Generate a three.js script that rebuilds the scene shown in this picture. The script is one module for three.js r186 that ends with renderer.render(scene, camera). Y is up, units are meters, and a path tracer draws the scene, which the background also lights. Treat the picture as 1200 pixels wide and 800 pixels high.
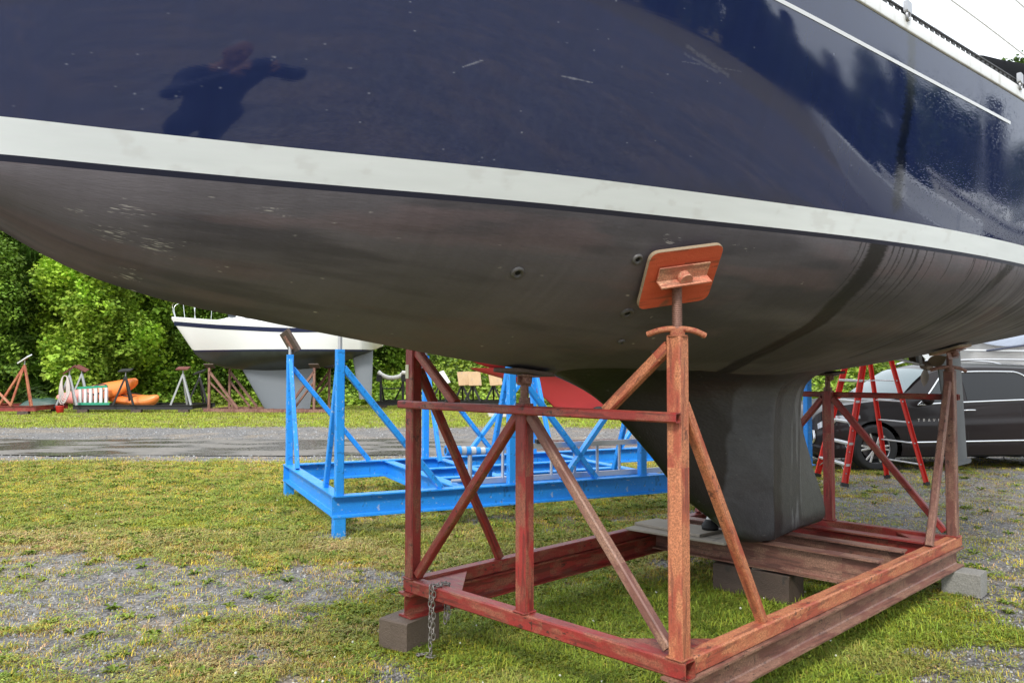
import * as THREE from 'three';
import { mergeGeometries, mergeVertices, toCreasedNormals } from 'three/addons/utils/BufferGeometryUtils.js';
import { RoundedBoxGeometry } from 'three/addons/geometries/RoundedBoxGeometry.js';
import { MarchingCubes } from 'three/addons/objects/MarchingCubes.js';
import { TextGeometry } from 'three/addons/geometries/TextGeometry.js';
import { FontLoader } from 'three/addons/loaders/FontLoader.js';
import { Brush, Evaluator, SUBTRACTION } from 'three-bvh-csg';

// ---------------------------------------------------------------- camera, sky, sun, exposure
const scene = new THREE.Scene();
const EYE = 1.65, FOCAL = 940, PITCH = 0.036;            // focal length in pixels of the 1200 x 800 photograph
const camera = new THREE.PerspectiveCamera(2 * Math.atan(400 / FOCAL) * 180 / Math.PI, 1200 / 800, 0.05, 900);
camera.position.set(0, EYE, 0);
camera.lookAt(0, EYE + Math.tan(PITCH), -1);

const renderer = new THREE.WebGLRenderer({ antialias: true });
renderer.toneMapping = THREE.LinearToneMapping;
renderer.toneMappingExposure = 2.45;
renderer.shadowMap.enabled = true;

{ // bright overcast sky: brighter towards the zenith, a little blue, soft uneven cloud
  const w = 512, h = 256, data = new Float32Array(w * h * 4);
  for (let j = 0; j < h; j++) for (let i = 0; i < w; i++) {
    const el = (j + 0.5) / h * Math.PI - Math.PI / 2, az = (i + 0.5) / w * Math.PI * 2;
    const up = Math.max(0, Math.sin(el));
    const x = Math.cos(el) * Math.cos(az), y = Math.sin(el), z = Math.cos(el) * Math.sin(az);
    const c = 0.5 + 0.25 * Math.sin(3.1 * x + 2 * y + Math.sin(4.3 * z + 1)) + 0.25 * Math.sin(5.3 * z - 3.7 * y + 2 * Math.sin(2.9 * x + 0.4));
    const L = (el >= 0 ? 0.66 * (1 + 0.2 * up) : 0.15) * (0.92 + 0.16 * c);
    const o = (j * w + i) * 4;
    data[o] = L * (0.90 + 0.06 * c); data[o + 1] = L * (0.98 + 0.02 * c); data[o + 2] = L * 1.06; data[o + 3] = 1;
  }
  const t = new THREE.DataTexture(data, w, h, THREE.RGBAFormat, THREE.FloatType);
  t.mapping = THREE.EquirectangularReflectionMapping; t.magFilter = THREE.LinearFilter; t.needsUpdate = true;
  scene.background = t; scene.environment = t;
}
const sun = new THREE.DirectionalLight(new THREE.Color(1, 0.96, 0.88), 1.2);
sun.position.set(-5.5, 15, 10); sun.target.position.set(0, 0, -6);
sun.castShadow = true; sun.shadow.radius = 24; sun.shadow.mapSize.set(2048, 2048);
Object.assign(sun.shadow.camera, { left: -30, right: 30, top: 30, bottom: -30, near: 0.5, far: 90 });
scene.add(sun, sun.target);

// ---------------------------------------------------------------- helpers
const V = (x, y, z) => new THREE.Vector3(x, y, z);
const rgb = (r, g, b) => new THREE.Color().setRGB(r, g, b);
let seedState = 12345;
const rnd = () => { seedState = (seedState * 1664525 + 1013904223) >>> 0; return seedState / 4294967296; };
const rr = (a, b) => a + (b - a) * rnd();
const lerp = (a, b, t) => a + (b - a) * t, clamp = (x, a = 0, b = 1) => Math.min(b, Math.max(a, x));
const smooth = (a, b, x) => { const t = clamp((x - a) / (b - a)); return t * t * (3 - 2 * t); };
const LAT = new Float32Array(65536); for (let i = 0; i < 65536; i++) LAT[i] = rnd();
function vn(x, y, per = 256) {                             // value noise that repeats every `per` cells
  const xi = Math.floor(x), yi = Math.floor(y), fx = x - xi, fy = y - yi;
  const m = n => ((n % per) + per) % per;
  const a = m(xi), b = m(xi + 1), c = m(yi) * 256, d = m(yi + 1) * 256;
  const u = fx * fx * (3 - 2 * fx), v = fy * fy * (3 - 2 * fy);
  return (LAT[(c + a) & 65535] * (1 - u) + LAT[(c + b) & 65535] * u) * (1 - v) + (LAT[(d + a) & 65535] * (1 - u) + LAT[(d + b) & 65535] * u) * v;
}
function fbm(x, y, per, oct = 4) { let s = 0, a = 0.5, n = 0; for (let o = 0; o < oct; o++) { s += a * vn(x + o * 17.3 * 0, y, Math.min(per, 256)); n += a; x *= 2; y *= 2; per *= 2; a *= 0.5; } return s / n; }
const toS = c => { c = clamp(c); return 255 * (c <= 0.0031308 ? 12.92 * c : 1.055 * Math.pow(c, 1 / 2.4) - 0.055); };
function tex(w, h, fn, { color = true, repeat = true } = {}) {   // fn(u, v) -> linear [r, g, b] or a grey value
  const d = new Uint8Array(w * h * 4);
  for (let j = 0; j < h; j++) for (let i = 0; i < w; i++) {
    const c = fn((i + 0.5) / w, (j + 0.5) / h), o = (j * w + i) * 4;
    if (typeof c === 'number') d[o] = d[o + 1] = d[o + 2] = clamp(c) * 255;
    else for (let k = 0; k < 3; k++) d[o + k] = color ? toS(c[k]) : clamp(c[k]) * 255;
    d[o + 3] = 255;
  }
  const t = new THREE.DataTexture(d, w, h);
  if (color) t.colorSpace = THREE.SRGBColorSpace;
  t.wrapS = t.wrapT = repeat ? THREE.RepeatWrapping : THREE.ClampToEdgeWrapping;
  t.magFilter = THREE.LinearFilter; t.minFilter = THREE.LinearMipmapLinearFilter; t.generateMipmaps = true; t.needsUpdate = true;
  return t;
}
const mix3 = (a, b, t) => [lerp(a[0], b[0], t), lerp(a[1], b[1], t), lerp(a[2], b[2], t)];
const mul3 = (a, k) => [a[0] * k, a[1] * k, a[2] * k];
function std(color, roughness = 0.6, metalness = 0, more = {}) {
  return new THREE.MeshStandardMaterial({ color: Array.isArray(color) ? rgb(...color) : color, roughness, metalness, side: THREE.DoubleSide, ...more });
}
const taken = {};
function numbered(name) { const n = taken[name] = (taken[name] ?? -1) + 1; return n ? name + '_' + String(n).padStart(3, '0') : name; }
function tag(o, label, category, group) { o.userData.label = label; o.userData.category = category; if (group) o.userData.group = group; return o; }
function thing(name, label, category, pos = V(0, 0, 0), turn = 0, group) {
  const g = new THREE.Group(); g.name = numbered(name); g.position.copy(pos); g.rotation.y = turn; scene.add(g); return tag(g, label, category, group);
}
function part(parent, name, geo, mat) {
  const m = new THREE.Mesh(geo, mat); m.name = name; m.castShadow = m.receiveShadow = true; parent.add(m); return m;
}
function solo(name, geo, mat, label, category, group) { const m = part(scene, numbered(name), geo, mat); return tag(m, label, category, group); }
function structure(name, geo, mat) { const m = part(scene, name, geo, mat); m.userData.kind = 'structure'; return m; }

// a straight bar: 2-D profile (counter-clockwise) swept from p0 to p1, uv in metres
const chamfer = (w, h, c = 0.005) => { const x = w / 2, y = h / 2; return [[x, -y + c], [x, y - c], [x - c, y], [-x + c, y], [-x, y - c], [-x, -y + c], [-x + c, -y], [x - c, -y]]; };
const iProfile = (w, h, t = 0.008, f = 0.011) => { const x = w / 2, y = h / 2, q = t / 2; return [[x, -y], [x, -y + f], [q + 0.006, -y + f + 0.004], [q, -y + f + 0.012], [q, y - f - 0.012], [q + 0.006, y - f - 0.004], [x, y - f], [x, y], [-x, y], [-x, y - f], [-q - 0.006, y - f - 0.004], [-q, y - f - 0.012], [-q, -y + f + 0.012], [-q - 0.006, -y + f + 0.004], [-x, -y + f], [-x, -y]]; };
const angleProfile = (a, b, t = 0.006) => [[0, 0], [a, 0], [a, t], [t, t], [t, b], [0, b]];
function prism(profile, p0, p1, up = V(0, 1, 0), hole = null) {
  const ax = p1.clone().sub(p0), L = ax.length(); ax.normalize();
  const sx = new THREE.Vector3().crossVectors(up, ax); if (sx.lengthSq() < 1e-6) sx.crossVectors(V(1, 0, 0), ax); sx.normalize();
  const sy = new THREE.Vector3().crossVectors(ax, sx);
  const P = [], U = [], at = (q, e) => { const b = e ? p1 : p0; return [b.x + sx.x * q[0] + sy.x * q[1], b.y + sx.y * q[0] + sy.y * q[1], b.z + sx.z * q[0] + sy.z * q[1]]; };
  const u0 = rnd() * 7, v0 = rnd() * 7;
  const walls = (pts, flip) => {
    let u = u0;
    for (let i = 0; i < pts.length; i++) {
      const a = pts[i], b = pts[(i + 1) % pts.length], w = Math.hypot(a[0] - b[0], a[1] - b[1]);
      const q = [[a, 0, u, 0], [b, 0, u + w, 0], [b, 1, u + w, L], [a, 0, u, 0], [b, 1, u + w, L], [a, 1, u, L]];
      if (flip) q.reverse();
      for (const [p, e, x, y] of q) { P.push(...at(p, e)); U.push(x, v0 + y); }
      u += w;
    }
  };
  walls(profile, false); if (hole) walls(hole, true);
  const s2 = profile.map(p => new THREE.Vector2(...p)), h2 = hole ? [hole.map(p => new THREE.Vector2(...p)).reverse()] : [];
  const all = [...s2, ...(h2[0] || [])];
  for (const f of THREE.ShapeUtils.triangulateShape(s2, h2)) {
    const q = f.map(i => [all[i].x, all[i].y]);
    const area = (q[1][0] - q[0][0]) * (q[2][1] - q[0][1]) - (q[2][0] - q[0][0]) * (q[1][1] - q[0][1]);
    if (area < 0) q.reverse();
    for (const p of [q[0], q[2], q[1]]) { P.push(...at(p, 0)); U.push(u0 + p[0], v0 + p[1]); }
    for (const p of q) { P.push(...at(p, 1)); U.push(u0 + p[0], v0 + p[1]); }
  }
  const g = new THREE.BufferGeometry();
  g.setAttribute('position', new THREE.Float32BufferAttribute(P, 3)); g.setAttribute('uv', new THREE.Float32BufferAttribute(U, 2));
  g.computeVertexNormals(); return g;
}
const bar = (p0, p1, w, h = w, up, c) => prism(chamfer(w, h, c ?? Math.min(0.006, w * 0.12)), p0, p1, up);
const tubeBar = (p0, p1, w, h = w, up, t = 0.006) => prism(chamfer(w, h, 0.007), p0, p1, up, chamfer(w - 2 * t, h - 2 * t, 0.004));
const box = (x0, y0, z0, x1, y1, z1, c) => prism(chamfer(Math.abs(x1 - x0), Math.abs(y1 - y0), c ?? 0.005), V((x0 + x1) / 2, (y0 + y1) / 2, z0), V((x0 + x1) / 2, (y0 + y1) / 2, z1));
function rod(p0, p1, r, r1 = r, seg = 10) {
  const d = p1.clone().sub(p0), g = new THREE.CylinderGeometry(r1, r, d.length(), seg, 1);
  g.applyQuaternion(new THREE.Quaternion().setFromUnitVectors(V(0, 1, 0), d.clone().normalize())); g.translate((p0.x + p1.x) / 2, (p0.y + p1.y) / 2, (p0.z + p1.z) / 2); return g;
}
const pipe = (pts, r, seg = 8, n = 24, closed = false) => new THREE.TubeGeometry(new THREE.CatmullRomCurve3(pts, closed), n, r, seg, closed);
function merge(list) { return mergeGeometries(list.map(g => { g = g.index ? g.toNonIndexed() : g; for (const k of Object.keys(g.attributes)) if (!['position', 'normal', 'uv'].includes(k)) g.deleteAttribute(k); return g; })); }
function curve(keys) {                                     // monotone cubic through [x, y] pairs
  const n = keys.length, m = [];
  for (let i = 0; i < n; i++) {
    const a = i ? (keys[i][1] - keys[i - 1][1]) / (keys[i][0] - keys[i - 1][0]) : null, b = i < n - 1 ? (keys[i + 1][1] - keys[i][1]) / (keys[i + 1][0] - keys[i][0]) : null;
    m.push(a === null ? b : b === null ? a : a * b <= 0 ? 0 : 2 * a * b / (a + b));
  }
  return x => {
    if (x <= keys[0][0]) return keys[0][1]; if (x >= keys[n - 1][0]) return keys[n - 1][1];
    let i = 0; while (x > keys[i + 1][0]) i++;
    const h = keys[i + 1][0] - keys[i][0], t = (x - keys[i][0]) / h, t2 = t * t, t3 = t2 * t;
    return (2 * t3 - 3 * t2 + 1) * keys[i][1] + (t3 - 2 * t2 + t) * h * m[i] + (3 * t2 - 2 * t3) * keys[i + 1][1] + (t3 - t2) * h * m[i + 1];
  };
}
function softened(f, sig, s0) { return s => { const k = smooth(s0, s0 + 0.5, s); if (k <= 0) return f(s); let a = 0, w = 0; for (let i = -6; i <= 6; i++) { const x = i / 3, g = Math.exp(-x * x / 2); a += g * f(s + x * sig); w += g; } return lerp(f(s), a / w, k); }; }
function gridGeo(nu, nv, fn) {                             // fn(i, j) -> {p: [x,y,z], uv: [u,v]}
  const P = [], U = [], I = [];
  for (let j = 0; j <= nv; j++) for (let i = 0; i <= nu; i++) { const r = fn(i / nu, j / nv, i, j); P.push(...r.p); U.push(...(r.uv || [i / nu, j / nv])); }
  for (let j = 0; j < nv; j++) for (let i = 0; i < nu; i++) { const a = j * (nu + 1) + i, b = a + 1, c = a + nu + 1, d = c + 1; I.push(a, b, d, a, d, c); }
  const g = new THREE.BufferGeometry(); g.setAttribute('position', new THREE.Float32BufferAttribute(P, 3)); g.setAttribute('uv', new THREE.Float32BufferAttribute(U, 2));
  g.setIndex(I); g.computeVertexNormals(); return g;
}
// photograph pixel -> ray, ground point
function ray(px, py) { const a = (px - 600) / FOCAL, b = (400 - py) / FOCAL, c = Math.cos(PITCH), s = Math.sin(PITCH); return V(a, b * c + s, -(c - b * s)); }
function atHeight(px, py, h = 0) { const d = ray(px, py); return d.multiplyScalar((h - EYE) / d.y).add(V(0, EYE, 0)); }
function atDepth(px, py, depth) { const d = ray(px, py); return d.multiplyScalar(depth / -d.z).add(V(0, EYE, 0)); }
function project(p) { const x = p.x, y = p.y - EYE, z = -p.z, c = Math.cos(PITCH), s = Math.sin(PITCH), zc = z * c + y * s, yc = -z * s + y * c; return [600 + FOCAL * x / zc, 400 - FOCAL * yc / zc, zc]; }

// ---------------------------------------------------------------- materials
const speck = (u, v, n, lo, hi) => smooth(lo, hi, fbm(u * n, v * n, n, 3));
function rustTexture(paint, paint2, rust, dark, rustAmount) {
  return tex(1024, 1024, (u, v) => {
    const big = fbm(u * 5, v * 3, 5 * 1, 4), mid = fbm(u * 24, v * 10, 24, 4), fine = vn(u * 220, v * 220, 220);
    const st = fbm(u * 60, v * 6, 60, 3);
    let c = mix3(paint, paint2, smooth(0.35, 0.65, big));
    const r = smooth(rustAmount + 0.12, rustAmount - 0.08, 0.55 * mid + 0.25 * big + 0.2 * st);
    c = mix3(c, mul3(rust, 0.75 + 0.5 * fine), r);
    c = mix3(c, dark, 0.85 * smooth(0.68, 0.74, fbm(u * 60, v * 40, 60, 3)) * smooth(0.35, 0.6, fbm(u * 3 + 9, v * 3 + 4, 3, 3)));
    c = mix3(c, dark, 0.5 * smooth(0.62, 0.72, st));
    return mul3(c, 0.85 + 0.3 * fine);
  });
}
const bumpFine = tex(512, 512, (u, v) => 0.6 * fbm(u * 40, v * 40, 40, 3) + 0.4 * vn(u * 180, v * 180, 180), { color: false });
const M = {};
M.redPaint = std([1, 1, 1], 0.48, 0, { map: rustTexture([0.31, 0.027, 0.024], [0.23, 0.029, 0.024], [0.26, 0.080, 0.05], [0.05, 0.02, 0.015], 0.43), bumpMap: bumpFine, bumpScale: 0.0012 });
M.rust = std([1, 1, 1], 0.62, 0, { map: rustTexture([0.40, 0.115, 0.058], [0.34, 0.075, 0.042], [0.44, 0.165, 0.08], [0.12, 0.045, 0.03], 0.5), bumpMap: bumpFine, bumpScale: 0.002 });
M.rail = std([1, 1, 1], 0.55, 0, { map: rustTexture([0.22, 0.10, 0.075], [0.17, 0.07, 0.055], [0.26, 0.14, 0.10], [0.07, 0.04, 0.032], 0.46), bumpMap: bumpFine, bumpScale: 0.0015 });
M.blue = std([1, 1, 1], 0.42, 0, { map: tex(512, 512, (u, v) => {
  const b = fbm(u * 4, v * 4, 4, 4), f = vn(u * 150, v * 150, 150);
  let c = mix3([0.016, 0.25, 0.76], [0.024, 0.30, 0.82], b);
  c = mix3(c, [0.5, 0.55, 0.58], 0.5 * smooth(0.76, 0.80, fbm(u * 40, v * 24, 40, 3)));
  c = mix3(c, [0.02, 0.09, 0.22], 0.5 * smooth(0.68, 0.78, fbm(u * 18 + 3, v * 30, 18, 3)));
  return mul3(c, 0.92 + 0.16 * f);
}), bumpMap: bumpFine, bumpScale: 0.0006 });
M.black = std([0.022, 0.021, 0.022], 0.5, 0, { bumpMap: bumpFine, bumpScale: 0.001 });
M.rubber = std([0.018, 0.018, 0.019], 0.75);
M.steel = std([0.42, 0.42, 0.43], 0.4, 0.9, { bumpMap: bumpFine, bumpScale: 0.0004 });
M.aluminium = std([0.62, 0.63, 0.65], 0.42, 0.75, { bumpMap: bumpFine, bumpScale: 0.0004 });
M.galv = std([0.45, 0.46, 0.47], 0.55, 0.5, { bumpMap: bumpFine, bumpScale: 0.0006 });
M.chain = std([0.30, 0.27, 0.25], 0.5, 0.7, { bumpMap: bumpFine, bumpScale: 0.0006 });
M.screw = std([0.24, 0.13, 0.10], 0.5, 0.5, { bumpMap: bumpFine, bumpScale: 0.0008 });
M.chrome = std([0.8, 0.81, 0.82], 0.12, 1);
const grain = (c0, c1, c2, n = 14) => tex(512, 1024, (u, v) => {
  const w = fbm(u * 6, v * 2, 6, 3) * 3, l = vn((u * n + w), v * 3, 64), f = fbm(u * 120, v * 8, 120, 2);
  let c = mix3(c0, c1, 0.6 * l + 0.4 * f); c = mix3(c, c2, smooth(0.62, 0.75, fbm(u * 10 + 5, v * 7, 10, 4)));
  return mul3(c, 0.85 + 0.3 * f);
});
M.timber = std([1, 1, 1], 0.8, 0, { map: grain([0.16, 0.115, 0.085], [0.105, 0.075, 0.056], [0.09, 0.09, 0.055]), bumpMap: bumpFine, bumpScale: 0.004 });
M.timberDark = std([1, 1, 1], 0.75, 0, { map: grain([0.11, 0.075, 0.058], [0.07, 0.05, 0.04], [0.05, 0.042, 0.036]), bumpMap: bumpFine, bumpScale: 0.004 });
M.plywood = std([1, 1, 1], 0.8, 0, { map: grain([0.34, 0.30, 0.25], [0.26, 0.225, 0.18], [0.18, 0.165, 0.14], 8), bumpMap: bumpFine, bumpScale: 0.002 });
M.newWood = std([1, 1, 1], 0.75, 0, { map: grain([0.50, 0.34, 0.19], [0.40, 0.26, 0.14], [0.36, 0.27, 0.2], 8), bumpMap: bumpFine, bumpScale: 0.002 });
M.padRed = std([1, 1, 1], 0.7, 0, { map: tex(512, 512, (u, v) => {
  const g = fbm(u * 5, v * 70, 64, 3), b = fbm(u * 6, v * 6, 6, 4);
  let c = mix3([0.52, 0.075, 0.028], [0.62, 0.11, 0.045], g);
  c = mix3(c, [0.30, 0.07, 0.03], 0.8 * smooth(0.58, 0.7, fbm(u * 4, v * 40, 40, 3)));
  c = mix3(c, [0.16, 0.11, 0.06], 0.8 * smooth(0.6, 0.72, b)); return c;
}), bumpMap: bumpFine, bumpScale: 0.0015 });
M.padEdge = std([0.27, 0.20, 0.13], 0.8, 0, { bumpMap: bumpFine, bumpScale: 0.003 });
M.padMetal = std([1, 1, 1], 0.6, 0, { map: rustTexture([0.55, 0.17, 0.10], [0.46, 0.15, 0.09], [0.5, 0.26, 0.16], [0.16, 0.07, 0.05], 0.45), bumpMap: bumpFine, bumpScale: 0.001 });
M.concrete = std([1, 1, 1], 0.9, 0, { map: tex(512, 512, (u, v) => { const b = fbm(u * 6, v * 6, 6, 5), f = vn(u * 160, v * 160, 160); return mul3(mix3([0.30, 0.29, 0.27], [0.2, 0.195, 0.18], b), 0.8 + 0.4 * f); }), bumpMap: bumpFine, bumpScale: 0.004 });
M.whitePaint = std([0.78, 0.79, 0.80], 0.3, 0, { bumpMap: bumpFine, bumpScale: 0.0003 });
M.greyPaint = std([0.30, 0.33, 0.37], 0.5, 0, { bumpMap: bumpFine, bumpScale: 0.001 });

// ---------------------------------------------------------------- ground
// patches read from the photograph, as places on the ground: [x, depth, radius x, radius depth, strength]
const barePatches = [[-3.4, 6.2, 2.6, 1.05, 1.0], [-6.5, 6.6, 2.5, 1.2, 1.0], [-1.6, 5.9, 1.5, 0.75, 0.8], [-2.6, 5.0, 1.0, 0.35, 0.55], [-0.9, 4.35, 1.0, 0.35, 0.5], [-2.2, 4.3, 1.2, 0.5, 0.5], [-3.0, 4.8, 1.0, 0.4, 0.5],
  [4.9, 7.2, 1.7, 1.7, 1.0], [7.0, 9.0, 3.2, 3.0, 1.1], [9.5, 13, 5.0, 4.5, 1.4], [3.6, 4.6, 1.1, 0.7, 0.8], [2.9, 3.9, 0.7, 0.4, 0.6], [5.5, 4.5, 2.5, 1.5, 0.7], [3.2, 9.3, 1.6, 0.6, 0.5], [1.2, 9.2, 2.0, 0.5, 0.55],
  [-0.3, 6.6, 0.8, 0.3, 0.6], [1.5, 7.1, 0.6, 0.3, 0.5], [-1.75, 8.1, 0.3, 0.2, 0.8], [4.3, 6.1, 0.8, 0.5, 0.6], [2.75, 4.75, 0.6, 0.4, 0.75], [3.4, 5.6, 0.6, 0.4, 0.6], [2.3, 4.15, 0.5, 0.3, 0.5], [3.9, 9.8, 1.2, 0.8, 0.6], [-5.0, 8.6, 1.2, 0.5, 0.35], [-0.4, 9.2, 1.0, 0.35, 0.4]];
const lushPatches = [[0.9, 4.6, 1.2, 0.9, 0.7], [1.7, 5.6, 1.0, 0.7, 0.7], [0.1, 5.6, 0.9, 0.5, 0.35], [2.0, 4.3, 0.9, 0.4, 0.5], [2.9, 5.1, 0.6, 0.35, 0.5], [-1.2, 7.6, 1.6, 0.6, 0.4], [0, 4.0, 0.7, 0.4, 0.4], [-2.7, 10.4, 1.0, 0.5, 0.4]];
const gaus = (x, d, p) => p[4] * Math.exp(-(((x - p[0]) / p[2]) ** 2 + ((d - p[1]) / p[3]) ** 2));
function bare(x, d) {
  let b = 0; for (const p of barePatches) b += gaus(x, d, p);
  if (d < 1.5) b += smooth(1.5, -1, d) * 0.9;
  const n = fbm(x * 1.1 + 40, d * 1.6 + 40, 256, 4), n2 = fbm(x * 5 + 9, d * 6 + 9, 256, 3);
  return clamp(b * 0.95 + (n - 0.5) * 1.3 + (n2 - 0.5) * 1.5 - 0.06);
}
const lush = (x, d) => { let b = 0; for (const p of lushPatches) b += gaus(x, d, p); return clamp(b); };
const ROAD = { d0: 15.7, d1: 19.6 };
const roadEdge = (x, side) => side ? ROAD.d1 + 0.5 * (fbm(x * 0.5 + 3, 7, 256, 3) - 0.5) + 0.02 * x : ROAD.d0 + 0.4 * (fbm(x * 0.7 + 50, 2, 256, 3) - 0.5) - 0.0 * x;
function cover(x, d) {                                     // how much grass grows here, 0 to 1
  if (d > 14.2 && d < 25) { const s = d < 18 ? smooth(14.3, 15.0, d + 0.5 * (fbm(x * 1.3, d, 256, 3) - 0.5)) : 1 - smooth(22.6, 24.4, d + 1.2 * (fbm(x * 0.8, d, 256, 3) - 0.5)); return clamp(1 - s - bare(x, d)); }
  if (x > 11) return clamp(smooth(22, 27, x + 3 * (fbm(x * 0.3, d * 0.3, 256, 2) - 0.5)));
  if (d < 1.4) return clamp(smooth(-14, -19, d));
  return clamp(1 - 1.1 * bare(x, d));
}
const groundHeight = (x, d) => 0.03 * (fbm(x * 0.8 + 11, d * 0.8 + 11, 256, 3) - 0.5) + 0.018 * (fbm(x * 4, d * 4, 256, 2) - 0.5) - 0.02;
{
  const gravelTex = tex(1024, 1024, (u, v) => {
    const b = fbm(u * 8, v * 8, 8, 4), m = fbm(u * 60, v * 60, 60, 2), f = vn(u * 230, v * 230, 230), g = vn(u * 120 + 0.5, v * 120, 120);
    const stone = 0.55 + 0.55 * smooth(0.3, 0.8, g) * (0.6 + 0.8 * f) + 0.35 * (m - 0.5) + 0.4 * (b - 0.5);
    return [stone * 0.60, stone * 0.60, stone * 0.61];
  });
  const gravelBump = tex(1024, 1024, (u, v) => 0.5 * vn(u * 120 + 0.5, v * 120, 120) + 0.3 * vn(u * 230, v * 230, 230) + 0.2 * fbm(u * 20, v * 20, 20, 2), { color: false });
  const xs = [], ds = [];
  for (let x = -400; x < -40; x += 40) xs.push(x); for (let x = -40; x < -11; x += 1) xs.push(x); for (let x = -11; x < 11; x += 0.1) xs.push(x); for (let x = 11; x < 45; x += 1) xs.push(x); for (let x = 45; x <= 400; x += 35.5) xs.push(x);
  for (let d = -400; d < -30; d += 37) ds.push(d); for (let d = -30; d < 1.6; d += 1) ds.push(d); for (let d = 1.6; d < 16; d += 0.1) ds.push(d); for (let d = 16; d < 34; d += 0.4) ds.push(d); for (let d = 34; d < 60; d += 2) ds.push(d); for (let d = 60; d <= 500; d += 44) ds.push(d);
  const P = [], U = [], C = [], I = [], n = xs.length;
  for (const d of ds) for (const x of xs) {
    P.push(x, groundHeight(x, d), -d); U.push(x / 2.3, d / 2.3);
    const g = cover(x, d), n1 = fbm(x * 0.9 + 70, d * 0.9 + 70, 256, 4), n2 = fbm(x * 2.3, d * 2.3 + 30, 256, 3);
    const dirt = mix3([0.33, 0.312, 0.295], [0.45, 0.375, 0.295], smooth(0.5, 0.7, n2)), soil = mix3([0.36, 0.30, 0.09], [0.48, 0.37, 0.14], n1);
    C.push(...mix3(dirt, soil, smooth(0.1, 0.8, g)));
  }
  for (let j = 0; j < ds.length - 1; j++) for (let i = 0; i < n - 1; i++) { const a = j * n + i; I.push(a, a + 1, a + n + 1, a, a + n + 1, a + n); }
  const g = new THREE.BufferGeometry();
  g.setAttribute('position', new THREE.Float32BufferAttribute(P, 3)); g.setAttribute('uv', new THREE.Float32BufferAttribute(U, 2)); g.setAttribute('color', new THREE.Float32BufferAttribute(C, 3));
  g.setIndex(I); g.computeVertexNormals();
  structure('ground', g, std([1, 1, 1], 0.85, 0, { map: gravelTex, vertexColors: true, bumpMap: gravelBump, bumpScale: 0.02 }));

  // wet track beyond the lawn
  const wet = tex(1024, 1024, (u, v) => { const b = smooth(0.42, 0.6, fbm(u * 5, v * 12, 5 * 1, 5)), f = vn(u * 200, v * 200, 200); return [0, 0.16 + 0.5 * b + 0.2 * f, 0]; }, { color: false });
  const wetCol = tex(1024, 1024, (u, v) => { const b = smooth(0.42, 0.6, fbm(u * 5, v * 12, 5 * 1, 5)), f = vn(u * 200, v * 200, 200), m = fbm(u * 40, v * 40, 40, 2); return mul3(mix3([0.060, 0.050, 0.042], [0.15, 0.135, 0.118], b), 0.65 + 0.5 * f + 0.3 * m); });
  const rg = gridGeo(160, 12, (a, b) => { const x = -60 + 120 * a, d = lerp(roadEdge(x, 0), roadEdge(x, 1), b); return { p: [x, groundHeight(x, d) * 0.3 + 0.001, -d], uv: [x / 6, d / 6] }; });
  structure('wet_road', rg, std([1, 1, 1], 1, 0, { map: wetCol, roughnessMap: wet, bumpMap: gravelBump, bumpScale: 0.003 }));
}

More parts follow.
